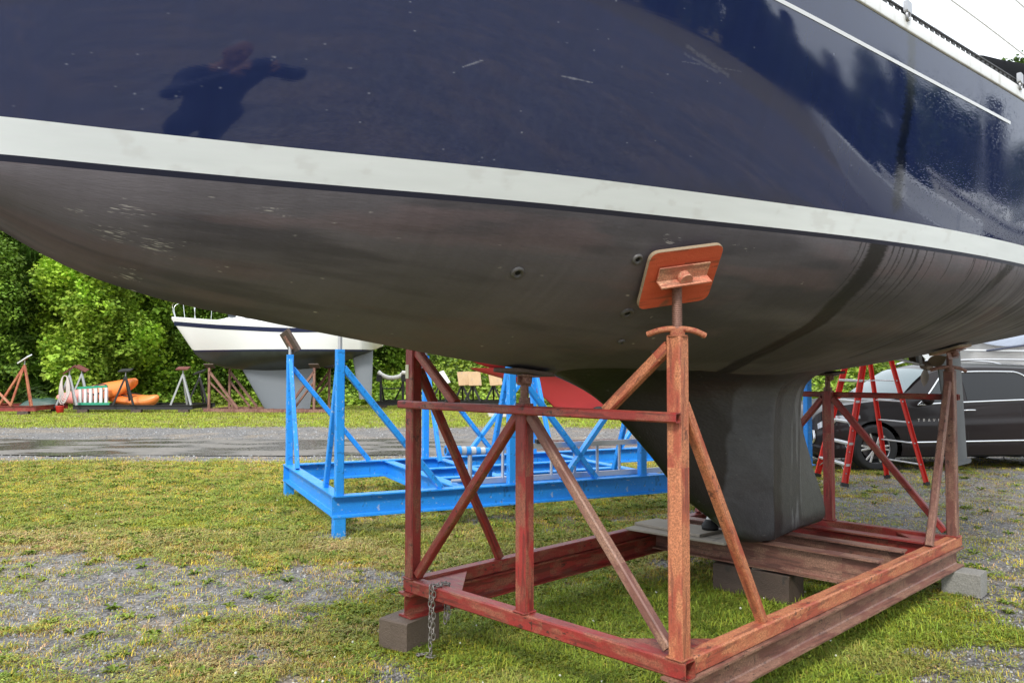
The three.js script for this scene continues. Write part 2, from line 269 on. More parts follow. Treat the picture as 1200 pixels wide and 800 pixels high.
// ---------------------------------------------------------------- navy sailboat
const AZ = 0.792, ORIGIN = V(0.066, 0, -4.242), TURN = Math.PI / 2 - AZ;   // local x runs aft, local z towards the port side
const WL = 2.28;
function makeHull(k) {
  const soft = k.soft ? f => softened(f, 0.32, -2.5) : f => f, zb = curve(k.bottom), bw = soft(curve(k.water)), bd = soft(curve(k.deck)), zd = soft(curve(k.sheer)), s0 = k.s0, s1 = k.s1;
  function q(s, row) {                                     // row: {t} below the water line or {z} above it
    const b = zb(s), w = Math.max(0, bw(s)), D = bd(s), Z = zd(s), wl = Math.max(k.wl, b + 1e-4);
    const up = (z) => { const H = Math.max(0.01, Z - wl), r = clamp((z - wl) / H); const f = w + (D - w) * ((1 + k.flare) * r - k.flare * r * r); return [z, b > k.wl ? D * Math.pow(clamp((z - b) / Math.max(0.01, Z - b)), 0.75) : f]; };
    if (row.t !== undefined) {
      if (b >= k.wl) return [b, 0];
      const Dp = wl - b, slope = (D - w) / Math.max(0.2, Z - wl) * (1 + k.flare), d = k.dead(s), a = 0.52;
      const P1 = [a * w, b + Math.min(d * w * a, 0.5 * Dp)], kk = 0.45, P2 = [Math.max(w * 0.55, w - slope * kk * Dp), wl - kk * Dp], t = row.t, m = 1 - t;
      return [m * m * m * b + 3 * m * m * t * P1[1] + 3 * m * t * t * P2[1] + t * t * t * wl, 3 * m * m * t * P1[0] + 3 * m * t * t * P2[0] + t * t * t * w];
    }
    const z = row.r !== undefined ? lerp(Math.max(row.z0, b), Z, row.r) : Math.max(row.z, b);
    return b >= k.wl ? (z <= b + 1e-5 ? [b, 0] : up(z)) : up(z);
  }
  const rows = []; const nb = k.nb, nt = k.nt;
  for (let i = 0; i <= nb; i++) rows.push({ t: i / nb });
  const bands = [['bottom', 0, nb]]; let at = nb;
  for (const [name, z] of k.bands) { rows.push({ z }); bands.push([name, at, at + 1]); at++; }
  const z0 = k.bands.length ? k.bands[k.bands.length - 1][1] : k.wl;
  for (let i = 1; i <= nt; i++) rows.push({ r: i / nt, z0 });
  bands.push(['topside', at, at + nt]);
  const ns = k.ns, st = []; for (let i = 0; i <= ns; i++) st.push(lerp(s0, s1, i / ns));
  const vert = []; for (const r of rows) for (const s of st) { const [z, h] = q(s, r); vert.push([s, z, h]); }
  const W = ns + 1, pos = new Float32Array(vert.length * 3); vert.forEach((v, i) => pos.set([v[0], v[1], v[2]], i * 3));
  const idx = []; for (let j = 0; j < rows.length - 1; j++) for (let i = 0; i < ns; i++) { const a = j * W + i; idx.push(a, a + 1, a + W + 1, a, a + W + 1, a + W); }
  const g0 = new THREE.BufferGeometry(); g0.setAttribute('position', new THREE.BufferAttribute(pos, 3)); g0.setIndex(idx); g0.computeVertexNormals();
  const nor = g0.attributes.normal.array;
  for (let i = 0; i < W; i++) { nor[i * 3 + 2] = Math.max(0, nor[i * 3 + 2]); }
  function band(j0, j1) {
    const P = [], N = [], U = [], I = [];
    for (const side of [1, -1]) {
      const base = P.length / 3;
      for (let j = j0; j <= j1; j++) for (let i = 0; i < W; i++) {
        const o = (j * W + i) * 3; P.push(pos[o], pos[o + 1], pos[o + 2] * side); N.push(nor[o], nor[o + 1], nor[o + 2] * side); U.push(i / ns, (j - j0) / (j1 - j0));
      }
      for (let j = 0; j < j1 - j0; j++) for (let i = 0; i < ns; i++) { const a = base + j * W + i, b = a + 1, c = a + W, d = c + 1; side > 0 ? I.push(a, b, d, a, d, c) : I.push(a, d, b, a, c, d); }
    }
    const g = new THREE.BufferGeometry(); g.setAttribute('position', new THREE.Float32BufferAttribute(P, 3)); g.setAttribute('normal', new THREE.Float32BufferAttribute(N, 3)); g.setAttribute('uv', new THREE.Float32BufferAttribute(U, 2)); g.setIndex(I); return g;
  }
  const geos = {}; for (const [n, a, b] of bands) geos[n] = band(a, b);
  // transom and deck close the shell
  const tp = [], ti = []; for (let j = 0; j < rows.length; j++) { const o = (j * W + ns) * 3; tp.push(pos[o], pos[o + 1], pos[o + 2], pos[o], pos[o + 1], -pos[o + 2]); }
  for (let j = 0; j < rows.length - 1; j++) ti.push(j * 2, j * 2 + 2, j * 2 + 3, j * 2, j * 2 + 3, j * 2 + 1);
  geos.transom = new THREE.BufferGeometry(); geos.transom.setAttribute('position', new THREE.Float32BufferAttribute(tp, 3)); geos.transom.setIndex(ti); geos.transom.computeVertexNormals();
  geos.deck = gridGeo(40, 8, (a, b) => { const s = lerp(s0, s1, a), w = bd(s), m = b * 2 - 1; return { p: [s, zd(s) + 0.05 * (1 - m * m), m * w] }; });
  return { geos, q, zb, bw, bd, zd, pos, nor, rows, W, ns, nb, bands };
}
const boatHull = makeHull({
  s0: -4.2, s1: 9.0, ns: 220, nb: 46, nt: 34, soft: true, wl: WL, flare: 0.4, dead: s => lerp(0.55, 0.14, smooth(-2.6, 0.4, s)), bands: [['waterline_band', 2.30], ['boot_stripe', 2.405]],
  bottom: [[-4.2, 3.72], [-3.6, 3.12], [-3.1, 2.65], [-2.75, 2.3], [-2.55, 2.185], [-2.4, 2.10], [-2.28, 2.035], [-2.14, 1.975], [-2, 1.935], [-1.85, 1.9], [-1.52, 1.85], [-1.02, 1.78], [-0.33, 1.69], [0.17, 1.64], [1, 1.58], [2, 1.56], [3, 1.60], [3.94, 1.66], [5.23, 1.77], [6.77, 1.9], [8.4, 2.06], [9, 2.16]],
  water: [[-2.78, 0], [-2.6, 0.10], [-2.44, 0.185], [-1.74, 0.43], [-0.87, 0.81], [-0.1, 1.06], [0.35, 1.21], [1.04, 1.42], [1.8, 1.58], [2.63, 1.69], [3.6, 1.74], [5, 1.66], [6.5, 1.42], [8, 1.04], [9, 0.75]],
  deck: [[-4.2, 0.0], [-3.4, 0.2], [-2.7, 0.42], [-2.1, 0.66], [-1.7, 0.88], [-1.3, 1.07], [-0.9, 1.22], [-0.5, 1.34], [0, 1.45], [0.54, 1.545], [1.3, 1.655], [2.3, 1.79], [3.3, 1.875], [4.3, 1.90], [5.5, 1.84], [7, 1.6], [8.2, 1.32], [9, 1.1]],
  sheer: [[-4.2, 3.78], [-2, 3.52], [-0.87, 3.43], [0.54, 3.305], [1.3, 3.255], [2.3, 3.21], [3.3, 3.18], [5, 3.15], [9, 3.2]],
});
const toWorld = v => V(v.x, v.y, v.z).applyAxisAngle(V(0, 1, 0), TURN).add(ORIGIN);
// nearest port-side hull vertex under a photograph pixel: {s, y, q, n, u, v, band}
const hullPix = (() => {
  const H = boatHull, list = [];
  for (let j = 0; j < H.rows.length; j++) for (let i = 0; i < H.W; i++) { const o = (j * H.W + i) * 3; const w = toWorld(V(H.pos[o], H.pos[o + 1], H.pos[o + 2])); if (w.z > -0.6) continue; const p = project(w); list.push([p[0], p[1], i, j]); }
  return (px, py) => {
    let b = null, bd = 1e9; for (const e of list) { const d = (e[0] - px) ** 2 + (e[1] - py) ** 2; if (d < bd) { bd = d; b = e; } }
    const [, , i, j] = b, o = (j * H.W + i) * 3, n = V(H.nor[o], H.nor[o + 1], H.nor[o + 2]); let band = H.bands.find(x => j <= x[2]);
    return { p: V(H.pos[o], H.pos[o + 1], H.pos[o + 2]), n, u: i / H.ns, v: (j - band[1]) / (band[2] - band[1]), band: band[0] };
  };
})();
// the hull's port side at (s, q) from below: height and outward normal
function hullAt(s, q) {
  let best = null, bd = 1e9; const side = Math.sign(q) || 1, H = boatHull;
  for (let t = 0; t <= 1.0001; t += 0.01) { const [z, h] = H.q(s, { t }); const d = Math.abs(h - Math.abs(q)); if (d < bd) { bd = d; best = [z, t]; } }
  const e = 0.02, t = best[1];
  const P = (S, T) => { const [z, h] = H.q(S, { t: clamp(T) }); return V(S, z, h); };
  const n = P(s + e, t).sub(P(s - e, t)).cross(P(s, t + e).sub(P(s, t - e))).normalize(); if (n.y > 0) n.negate(); n.z = Math.abs(n.z) * side;
  if (Math.abs(q) < 0.02) n.z = 0;
  return { p: V(s, best[0], q), n: n.normalize() };
}
const boat = thing('sailboat', 'large navy sailboat with white boot stripe and dark grey bottom held in the red cradle', 'sailboat', ORIGIN, TURN);
{
  const H = boatHull;
  // bottom paint: worn dark antifouling with chips, brush marks, wet runs
  const W = 2048, Hh = 1024, marks = new Float32Array(W * Hh), wetMap = new Float32Array(W * Hh);
  const dab = (arr, u, v, ru, rv, a, rough = 0.5) => {
    const x0 = Math.floor((u - ru) * W), x1 = Math.ceil((u + ru) * W), y0 = Math.floor((v - rv) * Hh), y1 = Math.ceil((v + rv) * Hh);
    for (let y = Math.max(0, y0); y <= Math.min(Hh - 1, y1); y++) for (let x = Math.max(0, x0); x <= Math.min(W - 1, x1); x++) {
      const dx = (x / W - u) / ru, dy = (y / Hh - v) / rv, d = Math.hypot(dx, dy) + rough * (vn(x * 0.35, y * 0.35, 256) - 0.5) * 2;
      if (d < 1) arr[y * W + x] = Math.max(arr[y * W + x], a * smooth(1, 0.6, d));
    }
  };
  const chip = (px, py, n, sx, sy, size) => {               // ragged flakes: fine noise cut at a level that rises away from the middle
    const A = hullPix(px, py); if (A.band !== 'bottom') return; const B = hullPix(px + sx, py), C = hullPix(px, py + sy), ru = Math.max(0.004, Math.abs(B.u - A.u)), rv = Math.max(0.012, Math.abs(C.v - A.v)), lev = 0.665 - 0.0025 * n;
    for (let y = Math.max(0, Math.floor((A.v - 1.6 * rv) * Hh)); y < Math.min(Hh, (A.v + 1.6 * rv) * Hh); y++) for (let x = Math.max(0, Math.floor((A.u - 1.6 * ru) * W)); x < Math.min(W, (A.u + 1.6 * ru) * W); x++) {
      const d = ((x / W - A.u) / ru) ** 2 + ((y / Hh - A.v) / rv) ** 2, nn = 0.5 * vn(x * 0.16, y * 0.16, 256) + 0.3 * vn(x * 0.42 + 7, y * 0.42, 256) + 0.2 * vn(x * 0.95, y * 0.95 + 3, 256);
      marks[y * W + x] = Math.max(marks[y * W + x], smooth(lev + 0.10 * d, lev + 0.05 + 0.10 * d, nn) * 0.9);
    } };
  chip(140, 246, 20, 28, 4, 0.010); chip(135, 277, 16, 22, 8, 0.008); chip(175, 284, 30, 32, 7, 0.010); chip(215, 288, 10, 18, 5, 0.008); chip(138, 318, 9, 6, 9, 0.008); chip(82, 247, 6, 6, 4, 0.009);
  chip(788, 281, 16, 9, 3.5, 0.013); chip(814, 281, 14, 9, 3, 0.013); chip(865, 287, 6, 4, 4, 0.016); chip(310, 246, 10, 16, 3, 0.006);
  for (let i = 0; i < 46; i++) { const h = hullPix(rr(60, 1000), rr(215, 420)); if (h.band === 'bottom') dab(marks, h.u + rr(-1, 1) / 300, clamp(h.v + rr(-1, 1) / 60), 0.006 / 13.2 * rr(0.7, 1.3), 0.006 / 1.25 * rr(0.5, 1.3), rr(0.25, 0.8), 0.9); }
  const runLine = (arr, pts, width, a) => { const uv = pts.map(p => { const h = hullPix(...p); return h.band === 'bottom' ? [h.u, h.v] : h.band === 'topside' ? null : [h.u, 1]; }).filter(Boolean);
    for (let i = 0; i < uv.length - 1; i++) for (let k = 0; k < 60; k++) { const t = k / 60; dab(arr, lerp(uv[i][0], uv[i + 1][0], t), lerp(uv[i][1], uv[i + 1][1], t), width / 13.2, width * 0.6 / 1.25, a, 0.12); } };
  runLine(wetMap, [[1034, 288], [1026, 300], [1005, 330], [982, 356], [955, 380], [915, 402], [870, 422], [835, 440]], 0.085, 1);
  runLine(wetMap, [[1184, 312], [1165, 330], [1140, 352], [1100, 376], [1050, 398], [1000, 416]], 0.07, 0.9);
  for (let i = 0; i < 60; i++) { const u0 = (rr(0.9, 4.6) + 4.2) / 13.2, len = rr(0.05, 0.4); let u = u0; for (let k = 0; k < 40; k++) { const t = k / 40; u += rr(-1, 1) * 0.00006; dab(wetMap, u, 1 - t * len, rr(0.004, 0.007) / 13.2, 0.012, 0.8 * (1 - 0.4 * t), 0.2); } }
  const bottomMap = tex(W, Hh, (u, v) => {
    const x = u * 13.2, y = v * 1.25, o = Math.min(Hh - 1, Math.floor(v * Hh)) * W + Math.min(W - 1, Math.floor(u * W));
    const big = fbm(x * 1.1 + 3, y * 2.2 + 3, 256, 4), brush = fbm(x * 6, y * 9, 256, 4), vert = fbm(x * 30, y * 1.5, 256, 3), f = vn(x * 190, y * 190, 256);
    let c = mix3([0.136, 0.124, 0.136], [0.104, 0.096, 0.107], smooth(0.3, 0.7, big));
    c = mix3(c, [0.046, 0.043, 0.049], 0.6 * smooth(0.52, 0.68, fbm(x * 0.8 + 20, y * 3.4 + 8, 256, 5)));
    c = mix3(c, [0.155, 0.112, 0.118], 0.5 * smooth(0.5, 0.75, fbm(x * 2.0 + 31, y * 6 + 2, 256, 4)));
    c = mul3(c, 0.84 + 0.10 * brush + 0.18 * vert + 0.10 * f);
    c = mix3(c, [0.016, 0.015, 0.015], 0.95 * wetMap[o]);
    return mix3(c, [0.52, 0.50, 0.46], marks[o]);
  }, { repeat: false });
  const bottomRough = tex(1024, 512, (u, v) => { const x = u * 13.2, y = v * 1.25, o = Math.min(Hh - 1, Math.floor(v * Hh)) * W + Math.min(W - 1, Math.floor(u * W)); return [0, 0.64 + 0.2 * (fbm(x * 2, y * 5, 256, 4) - 0.5) + 0.15 * (fbm(x * 30, y * 2, 256, 2) - 0.5) - 0.16 * wetMap[o] - 0.2 * smooth(1.2, 2.6, x - 4.2) * smooth(0.35, 0.6, fbm(x * 40, y * 1.2, 256, 3)), 0]; }, { color: false, repeat: false });
  const bottomMat = new THREE.MeshPhysicalMaterial({ color: 0xffffff, roughness: 1, specularIntensity: 0.55, side: THREE.DoubleSide, map: bottomMap, roughnessMap: bottomRough, bumpMap: tex(1024, 512, (u, v) => 0.6 * fbm(u * 130, v * 20, 256, 3) + 0.4 * vn(u * 1300, v * 130, 256), { color: false, repeat: false }), bumpScale: 0.0012 });
  part(boat, 'hull_bottom', H.geos.bottom, bottomMat);
  // navy gelcoat: scratches, chalky scuffs, a darker wet run
  const topMark = new Float32Array(W * 512), topWet = new Float32Array(W * 512);
  const dabT = (arr, u, v, ru, rv, a) => { for (let y = Math.max(0, Math.floor((v - rv) * 512)); y <= Math.min(511, Math.ceil((v + rv) * 512)); y++) for (let x = Math.max(0, Math.floor((u - ru) * W)); x <= Math.min(W - 1, Math.ceil((u + ru) * W)); x++) { const d = Math.hypot((x / W - u) / ru, (y / 512 - v) / rv) + 0.8 * (vn(x * 0.5, y * 0.5, 256) - 0.5); if (d < 1) arr[y * W + x] = Math.max(arr[y * W + x], a * smooth(1, 0.4, d)); } };
  const lineT = (arr, p, q, w, a) => { const A = hullPix(...p), B = hullPix(...q); if (A.band !== 'topside' || B.band !== 'topside') return; for (let k = 0; k <= 80; k++) { const t = k / 80; dabT(arr, lerp(A.u, B.u, t), lerp(A.v, B.v, t), w / 13.2, w * 1.2 / 1.0, a * (arr === topMark ? rr(0.2, 1) : 1)); } };
  lineT(topMark, [540, 73], [562, 76], 0.003, 0.4); lineT(topMark, [664, 92], [688, 97], 0.003, 0.4); lineT(topMark, [800, 50], [850, 86], 0.009, 0.10); lineT(topMark, [806, 62], [846, 84], 0.006, 0.10); lineT(topMark, [792, 74], [868, 88], 0.003, 0.14);
  for (let i = 0; i < 90; i++) { const h = hullPix(rr(0, 1150), rr(0, 230)); if (h.band === 'topside') dabT(topMark, h.u + rr(-1, 1) / 300, clamp(h.v + rr(-1, 1) / 60), 0.0042 / 13.2 * rr(0.8, 1.2), 0.0035 * rr(0.6, 1.2), rr(0.15, 0.5)); }
  lineT(topWet, [1068, 40], [1066, 110], 0.05, 1); lineT(topWet, [1066, 110], [1060, 170], 0.05, 1); lineT(topWet, [1060, 170], [1048, 235], 0.05, 1); lineT(topWet, [1048, 235], [1040, 255], 0.05, 1);
  const topMap = tex(W, 512, (u, v) => { const o = Math.min(511, Math.floor(v * 512)) * W + Math.min(W - 1, Math.floor(u * W)), x = u * 13.2, n = fbm(x * 3, v * 5, 256, 4), vt = fbm(x * 22, v * 2, 256, 3);
    let c = mix3([0.012, 0.020, 0.066], [0.016, 0.025, 0.075], n); c = mul3(c, 0.92 + 0.16 * vt); c = mix3(c, [0.005, 0.008, 0.022], topWet[o]); return mix3(c, [0.4, 0.41, 0.45], topMark[o]); }, { repeat: false });
  const topRough = tex(1024, 512, (u, v) => { const x = u * 13.2, o = Math.min(511, Math.floor(v * 512)) * W + Math.min(W - 1, Math.floor(u * W)); return [0, 0.025 + 0.05 * smooth(0.5, 0.75, fbm(x * 2.2, v * 3, 256, 4)) + 0.02 * vn(x * 60, v * 60, 256) + 0.3 * topMark[o] + 0.05 * topWet[o], 0]; }, { color: false, repeat: false });
  // long waves of the laminate and beads of rain
  const topBump = tex(2048, 512, (u, v) => { const x = u * 13.2, dr = smooth(0.78, 0.9, vn(x * 210, v * 190, 256)); return 0.5 * fbm(x * 1.3, v * 2.2, 256, 2) + 0.07 * dr * smooth(4.8, 5.8, x); }, { color: false, repeat: false });
  part(boat, 'topsides', H.geos.topside, new THREE.MeshPhysicalMaterial({ color: 0xffffff, map: topMap, roughness: 1, roughnessMap: topRough, bumpMap: topBump, bumpScale: 0.0035, ior: 1.75, side: THREE.DoubleSide }));
  part(boat, 'waterline_band', H.geos.waterline_band, std([0.012, 0.014, 0.030], 0.3));
  part(boat, 'boot_stripe', H.geos.boot_stripe, std([1, 1, 1], 0.32, 0, { map: tex(1024, 64, (u, v) => { const x = u * 13.2, n = fbm(x * 4, v * 3, 256, 4), d = smooth(0.62, 0.78, fbm(x * 14 + 9, v * 2, 256, 4)); return mix3(mul3([0.73, 0.765, 0.76], 0.92 + 0.14 * n), [0.46, 0.44, 0.41], 0.22 * d); }, { repeat: false }) })).userData.label = 'white boot stripe above the dark bottom paint';
  part(boat, 'transom', H.geos.transom, std([0.02, 0.023, 0.055], 0.15));
  part(boat, 'deck', H.geos.deck, std([0.62, 0.61, 0.57], 0.7));
  // strips that follow the sheer
  const ribbon = (f0, f1, s0, s1, n = 120) => gridGeo(n, 1, (a, b) => { const s = lerp(s0, s1, a); return { p: b ? f1(s) : f0(s), uv: [s, b] }; });
  const side = (s, dz, off) => { const Z = H.zd(s) + dz; const [, h] = H.q(s, { z: Z }); return [s, Z, h + off]; };
  for (const g of [1, -1]) part(boat, 'cove_stripe', ribbon(s => { const p = side(s, -0.172, 0.003); p[2] *= g; return p; }, s => { const p = side(s, -0.156, 0.003); p[2] *= g; return p; }, -4.0, 2.15), std([0.72, 0.74, 0.76], 0.3));
  const railOf = sgn => { const ps = []; for (let i = 0; i <= 100; i++) { const s = lerp(-4.15, 8.95, i / 100); ps.push([s, H.zd(s), H.bd(s)]); }
    const prof = [[-0.03, -0.004], [0.004, -0.004], [0.010, 0.002], [0.010, 0.060], [0.005, 0.066], [-0.03, 0.068]];
    return gridGeo(100, prof.length - 1, (a, b, i, j) => { const [s, z, h] = ps[i]; return { p: [s, z + prof[j][1], sgn * (h + prof[j][0])], uv: [s, j * 0.03] }; }); };
  part(boat, 'rubbing_strake', merge([railOf(1), railOf(-1)]), std([1, 1, 1], 0.4, 0, { map: tex(512, 64, (u, v) => { const n = fbm(u * 20, v * 4, 20, 4); return mix3([0.74, 0.75, 0.74], [0.58, 0.57, 0.53], smooth(0.55, 0.85, n)); }) }));
  for (const sgn of [1, -1]) {
    const rail = part(boat, 'toe_rail', gridGeo(100, 3, (a, b, i, j) => { const s = lerp(-4.1, 8.9, a), pr = [[-0.002, 0.104], [0.010, 0.104], [0.010, 0.094], [-0.002, 0.094]][j]; return { p: [s, H.zd(s) + pr[1], sgn * (H.bd(s) + pr[0] - 0.012)] }; }), M.black);
    const webs = []; for (let s = -4; s < 8.8; s += 0.055) { const z = H.zd(s), h = H.bd(s) - 0.009, hn = H.bd(s + 0.03) - 0.009; webs.push(bar(V(s, z + 0.082, sgn * h), V(s + 0.026, z + 0.082, sgn * hn), 0.008, 0.026, V(0, 1, 0), 0.001)); }
    const wb = part(rail, 'rail_webs', merge(webs), M.black); wb.userData.kind = 'stuff';
  }
  // cars on the toe rail
  for (const [px, py] of [[1066, 14], [1198, 98]]) { const h = hullPix(px - 8, py + 26); const s = h.p.x; const blk = part(boat, 'rail_block', merge([box(s - 0.03, H.zd(s) + 0.075, H.bd(s) + 0.004, s + 0.03, H.zd(s) + 0.13, H.bd(s) + 0.024, 0.006), new THREE.TorusGeometry(0.02, 0.006, 6, 12).translate(s, H.zd(s) + 0.06, H.bd(s) + 0.016)]), M.steel); }
  // stanchions and lifelines
  const stan = [-3.6, -1.8, -0.1, 3.4, 5.2, 7.0, 8.6];
  for (const sgn of [1, -1]) {
    for (const s of stan) part(boat, 'stanchion', rod(V(s, H.zd(s) + 0.04, sgn * (H.bd(s) - 0.06)), V(s, H.zd(s) + 0.66, sgn * (H.bd(s) - 0.07)), 0.0125), M.chrome);
    for (const dz of [0.34, 0.64]) part(boat, 'lifeline', pipe(stan.map(s => V(s, H.zd(s) + dz, sgn * (H.bd(s) - 0.065))), 0.005, 6, 60), std([0.72, 0.72, 0.7], 0.4));
  }
  // cabin trunk, dodger, mast
  const trunk = part(boat, 'cabin_trunk', gridGeo(24, 12, (a, b) => { const s = lerp(-1.2, 4.6, a), th = (b - 0.5) * Math.PI, w = 0.95 * (0.62 + 0.38 * smooth(0, 0.6, a)), hh = 0.42 * Math.pow(Math.sin(clamp(a * 1.02) * Math.PI * 0.5), 0.5) ; return { p: [s, H.zd(s) + 0.03 + hh * Math.pow(Math.cos(th), 0.35), w * Math.sign(Math.sin(th)) * Math.pow(Math.abs(Math.sin(th)), 0.6)] }; }), M.whitePaint);
  part(boat, 'mast', new THREE.CylinderGeometry(0.085, 0.085, 12, 16).scale(1.3, 1, 1).translate(0.8, H.zd(0.8) + 6.3, 0), M.aluminium);
  part(boat, 'dodger', gridGeo(16, 20, (a, b) => { const s = lerp(5.2, 7.8, a), th = (b - 0.5) * Math.PI, hh = 1.50 + 0.22 * Math.sin(a * 2.4) + 0.02 * Math.sin(b * 40); return { p: [s, H.zd(s) + hh * Math.pow(Math.max(0, Math.cos(th)), 0.4) + 0.02, 1.42 * Math.sin(th)] }; }), std([0.022, 0.024, 0.04], 0.85, 0, { bumpMap: bumpFine, bumpScale: 0.004 })).userData.label = 'dark canvas dodger';

  // keel
  const le = curve([[0.405, 2.32], [0.42, 2.22], [0.47, 2.09], [0.55, 1.97], [0.83, 1.48], [1.14, 1.1], [1.49, 0.6], [1.64, 0.22], [1.75, -0.15]]);
  const te = curve([[0.405, 3.5], [0.45, 3.57], [0.9, 3.33], [1.34, 3.14], [1.5, 3.17], [1.58, 3.32], [1.64, 3.6], [1.70, 4.0], [1.78, 4.7]]);
  const CR = 2.45, CB = 3.06;                            // the keel is full to a crease, hollow behind it, then a thin blade
  const chord = (u, z) => u < 0.5 ? lerp(le(z), CR, 1 - Math.cos(u * Math.PI)) : u < 0.75 ? lerp(CR, CB, (u - 0.5) * 4) : lerp(CB, te(z), (u - 0.75) * 4);
  const half = (u, z) => {
    const s = chord(u, z), run = Math.max(0.25, Math.min(0.9, CR - le(z)));
    let t = u < 0.5 ? 0.150 * Math.sqrt(clamp((s - le(z)) / run)) : u < 0.75 ? lerp(0.144, 0.048, Math.pow((u - 0.5) * 4, 0.85)) : lerp(0.048, 0.012, (u - 0.75) * 4);
    const fil = 0.30 * Math.exp(-Math.max(0, 1.66 - z) / 0.075) * Math.sin(Math.PI * clamp(u * 0.96 + 0.02)) + 0.03 * Math.exp(-Math.max(0, 1.66 - z) / 0.25) * Math.sin(Math.PI * u);
    return t + fil;
  };
  const keelGeo = toCreasedNormals(gridGeo(176, 60, (a, b) => {
    const z = 0.405 + (1.735 - 0.405) * b, round = clamp((z - 0.405) / 0.03), tip = Math.sqrt(1 - (1 - round) * (1 - round)), m = a * 2 - 1, u = Math.abs(m);
    return { p: [chord(u, z), z, -Math.sign(m) * half(u, z) * lerp(0.6, 1, tip)], uv: [u, b] };
  }), 0.16);
  const keelMap = tex(1024, 1024, (u, v) => {
    const n = fbm(u * 6, v * 6, 64, 5), f = fbm(u * 50, v * 50, 128, 2), e = fbm(u * 5 + 2, v * 7, 64, 4), e2 = fbm(u * 9 + 20, v * 11 + 7, 128, 4);
    const grey = mix3([0.072, 0.074, 0.080], [0.048, 0.050, 0.054], n), black = mix3([0.011, 0.0105, 0.011], [0.02, 0.019, 0.019], e2);
    let c = black;
    const s = chord(u, 0.405 + 1.33 * v), patch = smooth(1.80, 1.86, s + 0.22 * (e - 0.5)) * smooth(2.435, 2.42, s + 0.05 * (e - 0.5)) * smooth(0.90, 0.82, v + 0.10 * (e - 0.5));
    c = mix3(c, grey, patch * (0.75 + 0.25 * smooth(0.3, 0.5, e2)));
    if (u > 0.5) { const k = smooth(0.545, 0.585, u + 0.05 * (e2 - 0.5)); c = mix3(c, [0.058, 0.062, 0.061], k); c = mix3(c, [0.20, 0.21, 0.215], 0.8 * smooth(0.64, 0.68, u) * smooth(0.56, 0.64, fbm(u * 60, v * 4, 128, 3))); }
    c = mix3(c, [0.105, 0.112, 0.104], smooth(0.745, 0.765, u + 0.02 * (n - 0.5)));
    c = mix3(c, [0.02, 0.017, 0.017], smooth(0.09, 0.02, v + 0.10 * (n - 0.5)) * 0.8);
    c = mix3(c, [0.16, 0.16, 0.155], 0.4 * smooth(0.80, 0.86, fbm(u * 60 + 9, v * 60, 128, 3)));
    return mul3(c, 0.85 + 0.3 * f);
  });
  part(boat, 'keel', keelGeo, new THREE.MeshPhysicalMaterial({ color: 0xffffff, side: THREE.DoubleSide, roughness: 0.4, specularIntensity: 0.7, map: keelMap, bumpMap: bumpFine, bumpScale: 0.002 }));
  part(boat, 'keel_sole', gridGeo(40, 4, (a, b) => { const u = a, s = chord(u, 0.405); return { p: [s, 0.404, (b * 2 - 1) * half(u, 0.405) * 0.6] }; }), std([0.04, 0.04, 0.04], 0.6));
  // rudder
  const rz0 = 0.62, rz1 = 1.97;
  part(boat, 'rudder', gridGeo(36, 16, (a, b) => { const z = lerp(rz0, rz1, b), m = a * 2 - 1, u = 0.5 - 0.5 * Math.cos(Math.PI * Math.abs(m)), s = lerp(lerp(6.85, 6.35, b), lerp(7.42, 7.22, b), u); return { p: [s, z - (b < 0.01 ? 0 : 0) - 0.05 * (1 - b) * u, -Math.sign(m) * 0.055 * 2.6 * (Math.sqrt(u) * 0.6 - 0.6 * u * u + 0.002)], uv: [u, b] }; }), std([1, 1, 1], 0.5, 0, { map: tex(256, 256, (u, v) => mul3(mix3([0.13, 0.14, 0.15], [0.10, 0.11, 0.12], fbm(u * 5, v * 5, 5, 4)), 0.85 + 0.3 * vn(u * 90, v * 90, 90))) }));
  part(boat, 'rudder_cap', box(6.86, 0.574, -0.045, 7.41, 0.622, 0.045, 0.02), std([0.11, 0.12, 0.13], 0.5));
  // propeller with shaft and strut
  const pc = V(6.02, 1.70, 0.02);
  const prop = part(boat, 'propeller', new THREE.CylinderGeometry(0.04, 0.055, 0.14, 14).rotateZ(Math.PI / 2).translate(pc.x, pc.y, pc.z), std([0.16, 0.12, 0.09], 0.4, 0.7));
  for (let k = 0; k < 3; k++) part(prop, 'blade', gridGeo(10, 8, (a, b) => { const r = 0.035 + 0.19 * a, w = 0.075 * Math.sin(Math.PI * Math.pow(clamp(a * 0.9 + 0.1), 0.8)), c = (b - 0.5) * 2 * w, th = 0.9 - 0.5 * a; return { p: [c * Math.sin(th), r, c * Math.cos(th)] }; }).rotateX(Math.PI + k * 2.094 + 0.1).translate(pc.x + 0.0, pc.y, pc.z), prop.material);
  part(boat, 'propeller_shaft', rod(V(4.7, 1.80, 0.02), V(6.02, 1.70, 0.02), 0.014), M.steel);
  part(boat, 'shaft_strut', bar(V(5.84, 1.715, 0.02), V(5.80, 1.84, 0.02), 0.03, 0.09), std([0.12, 0.12, 0.12], 0.5));
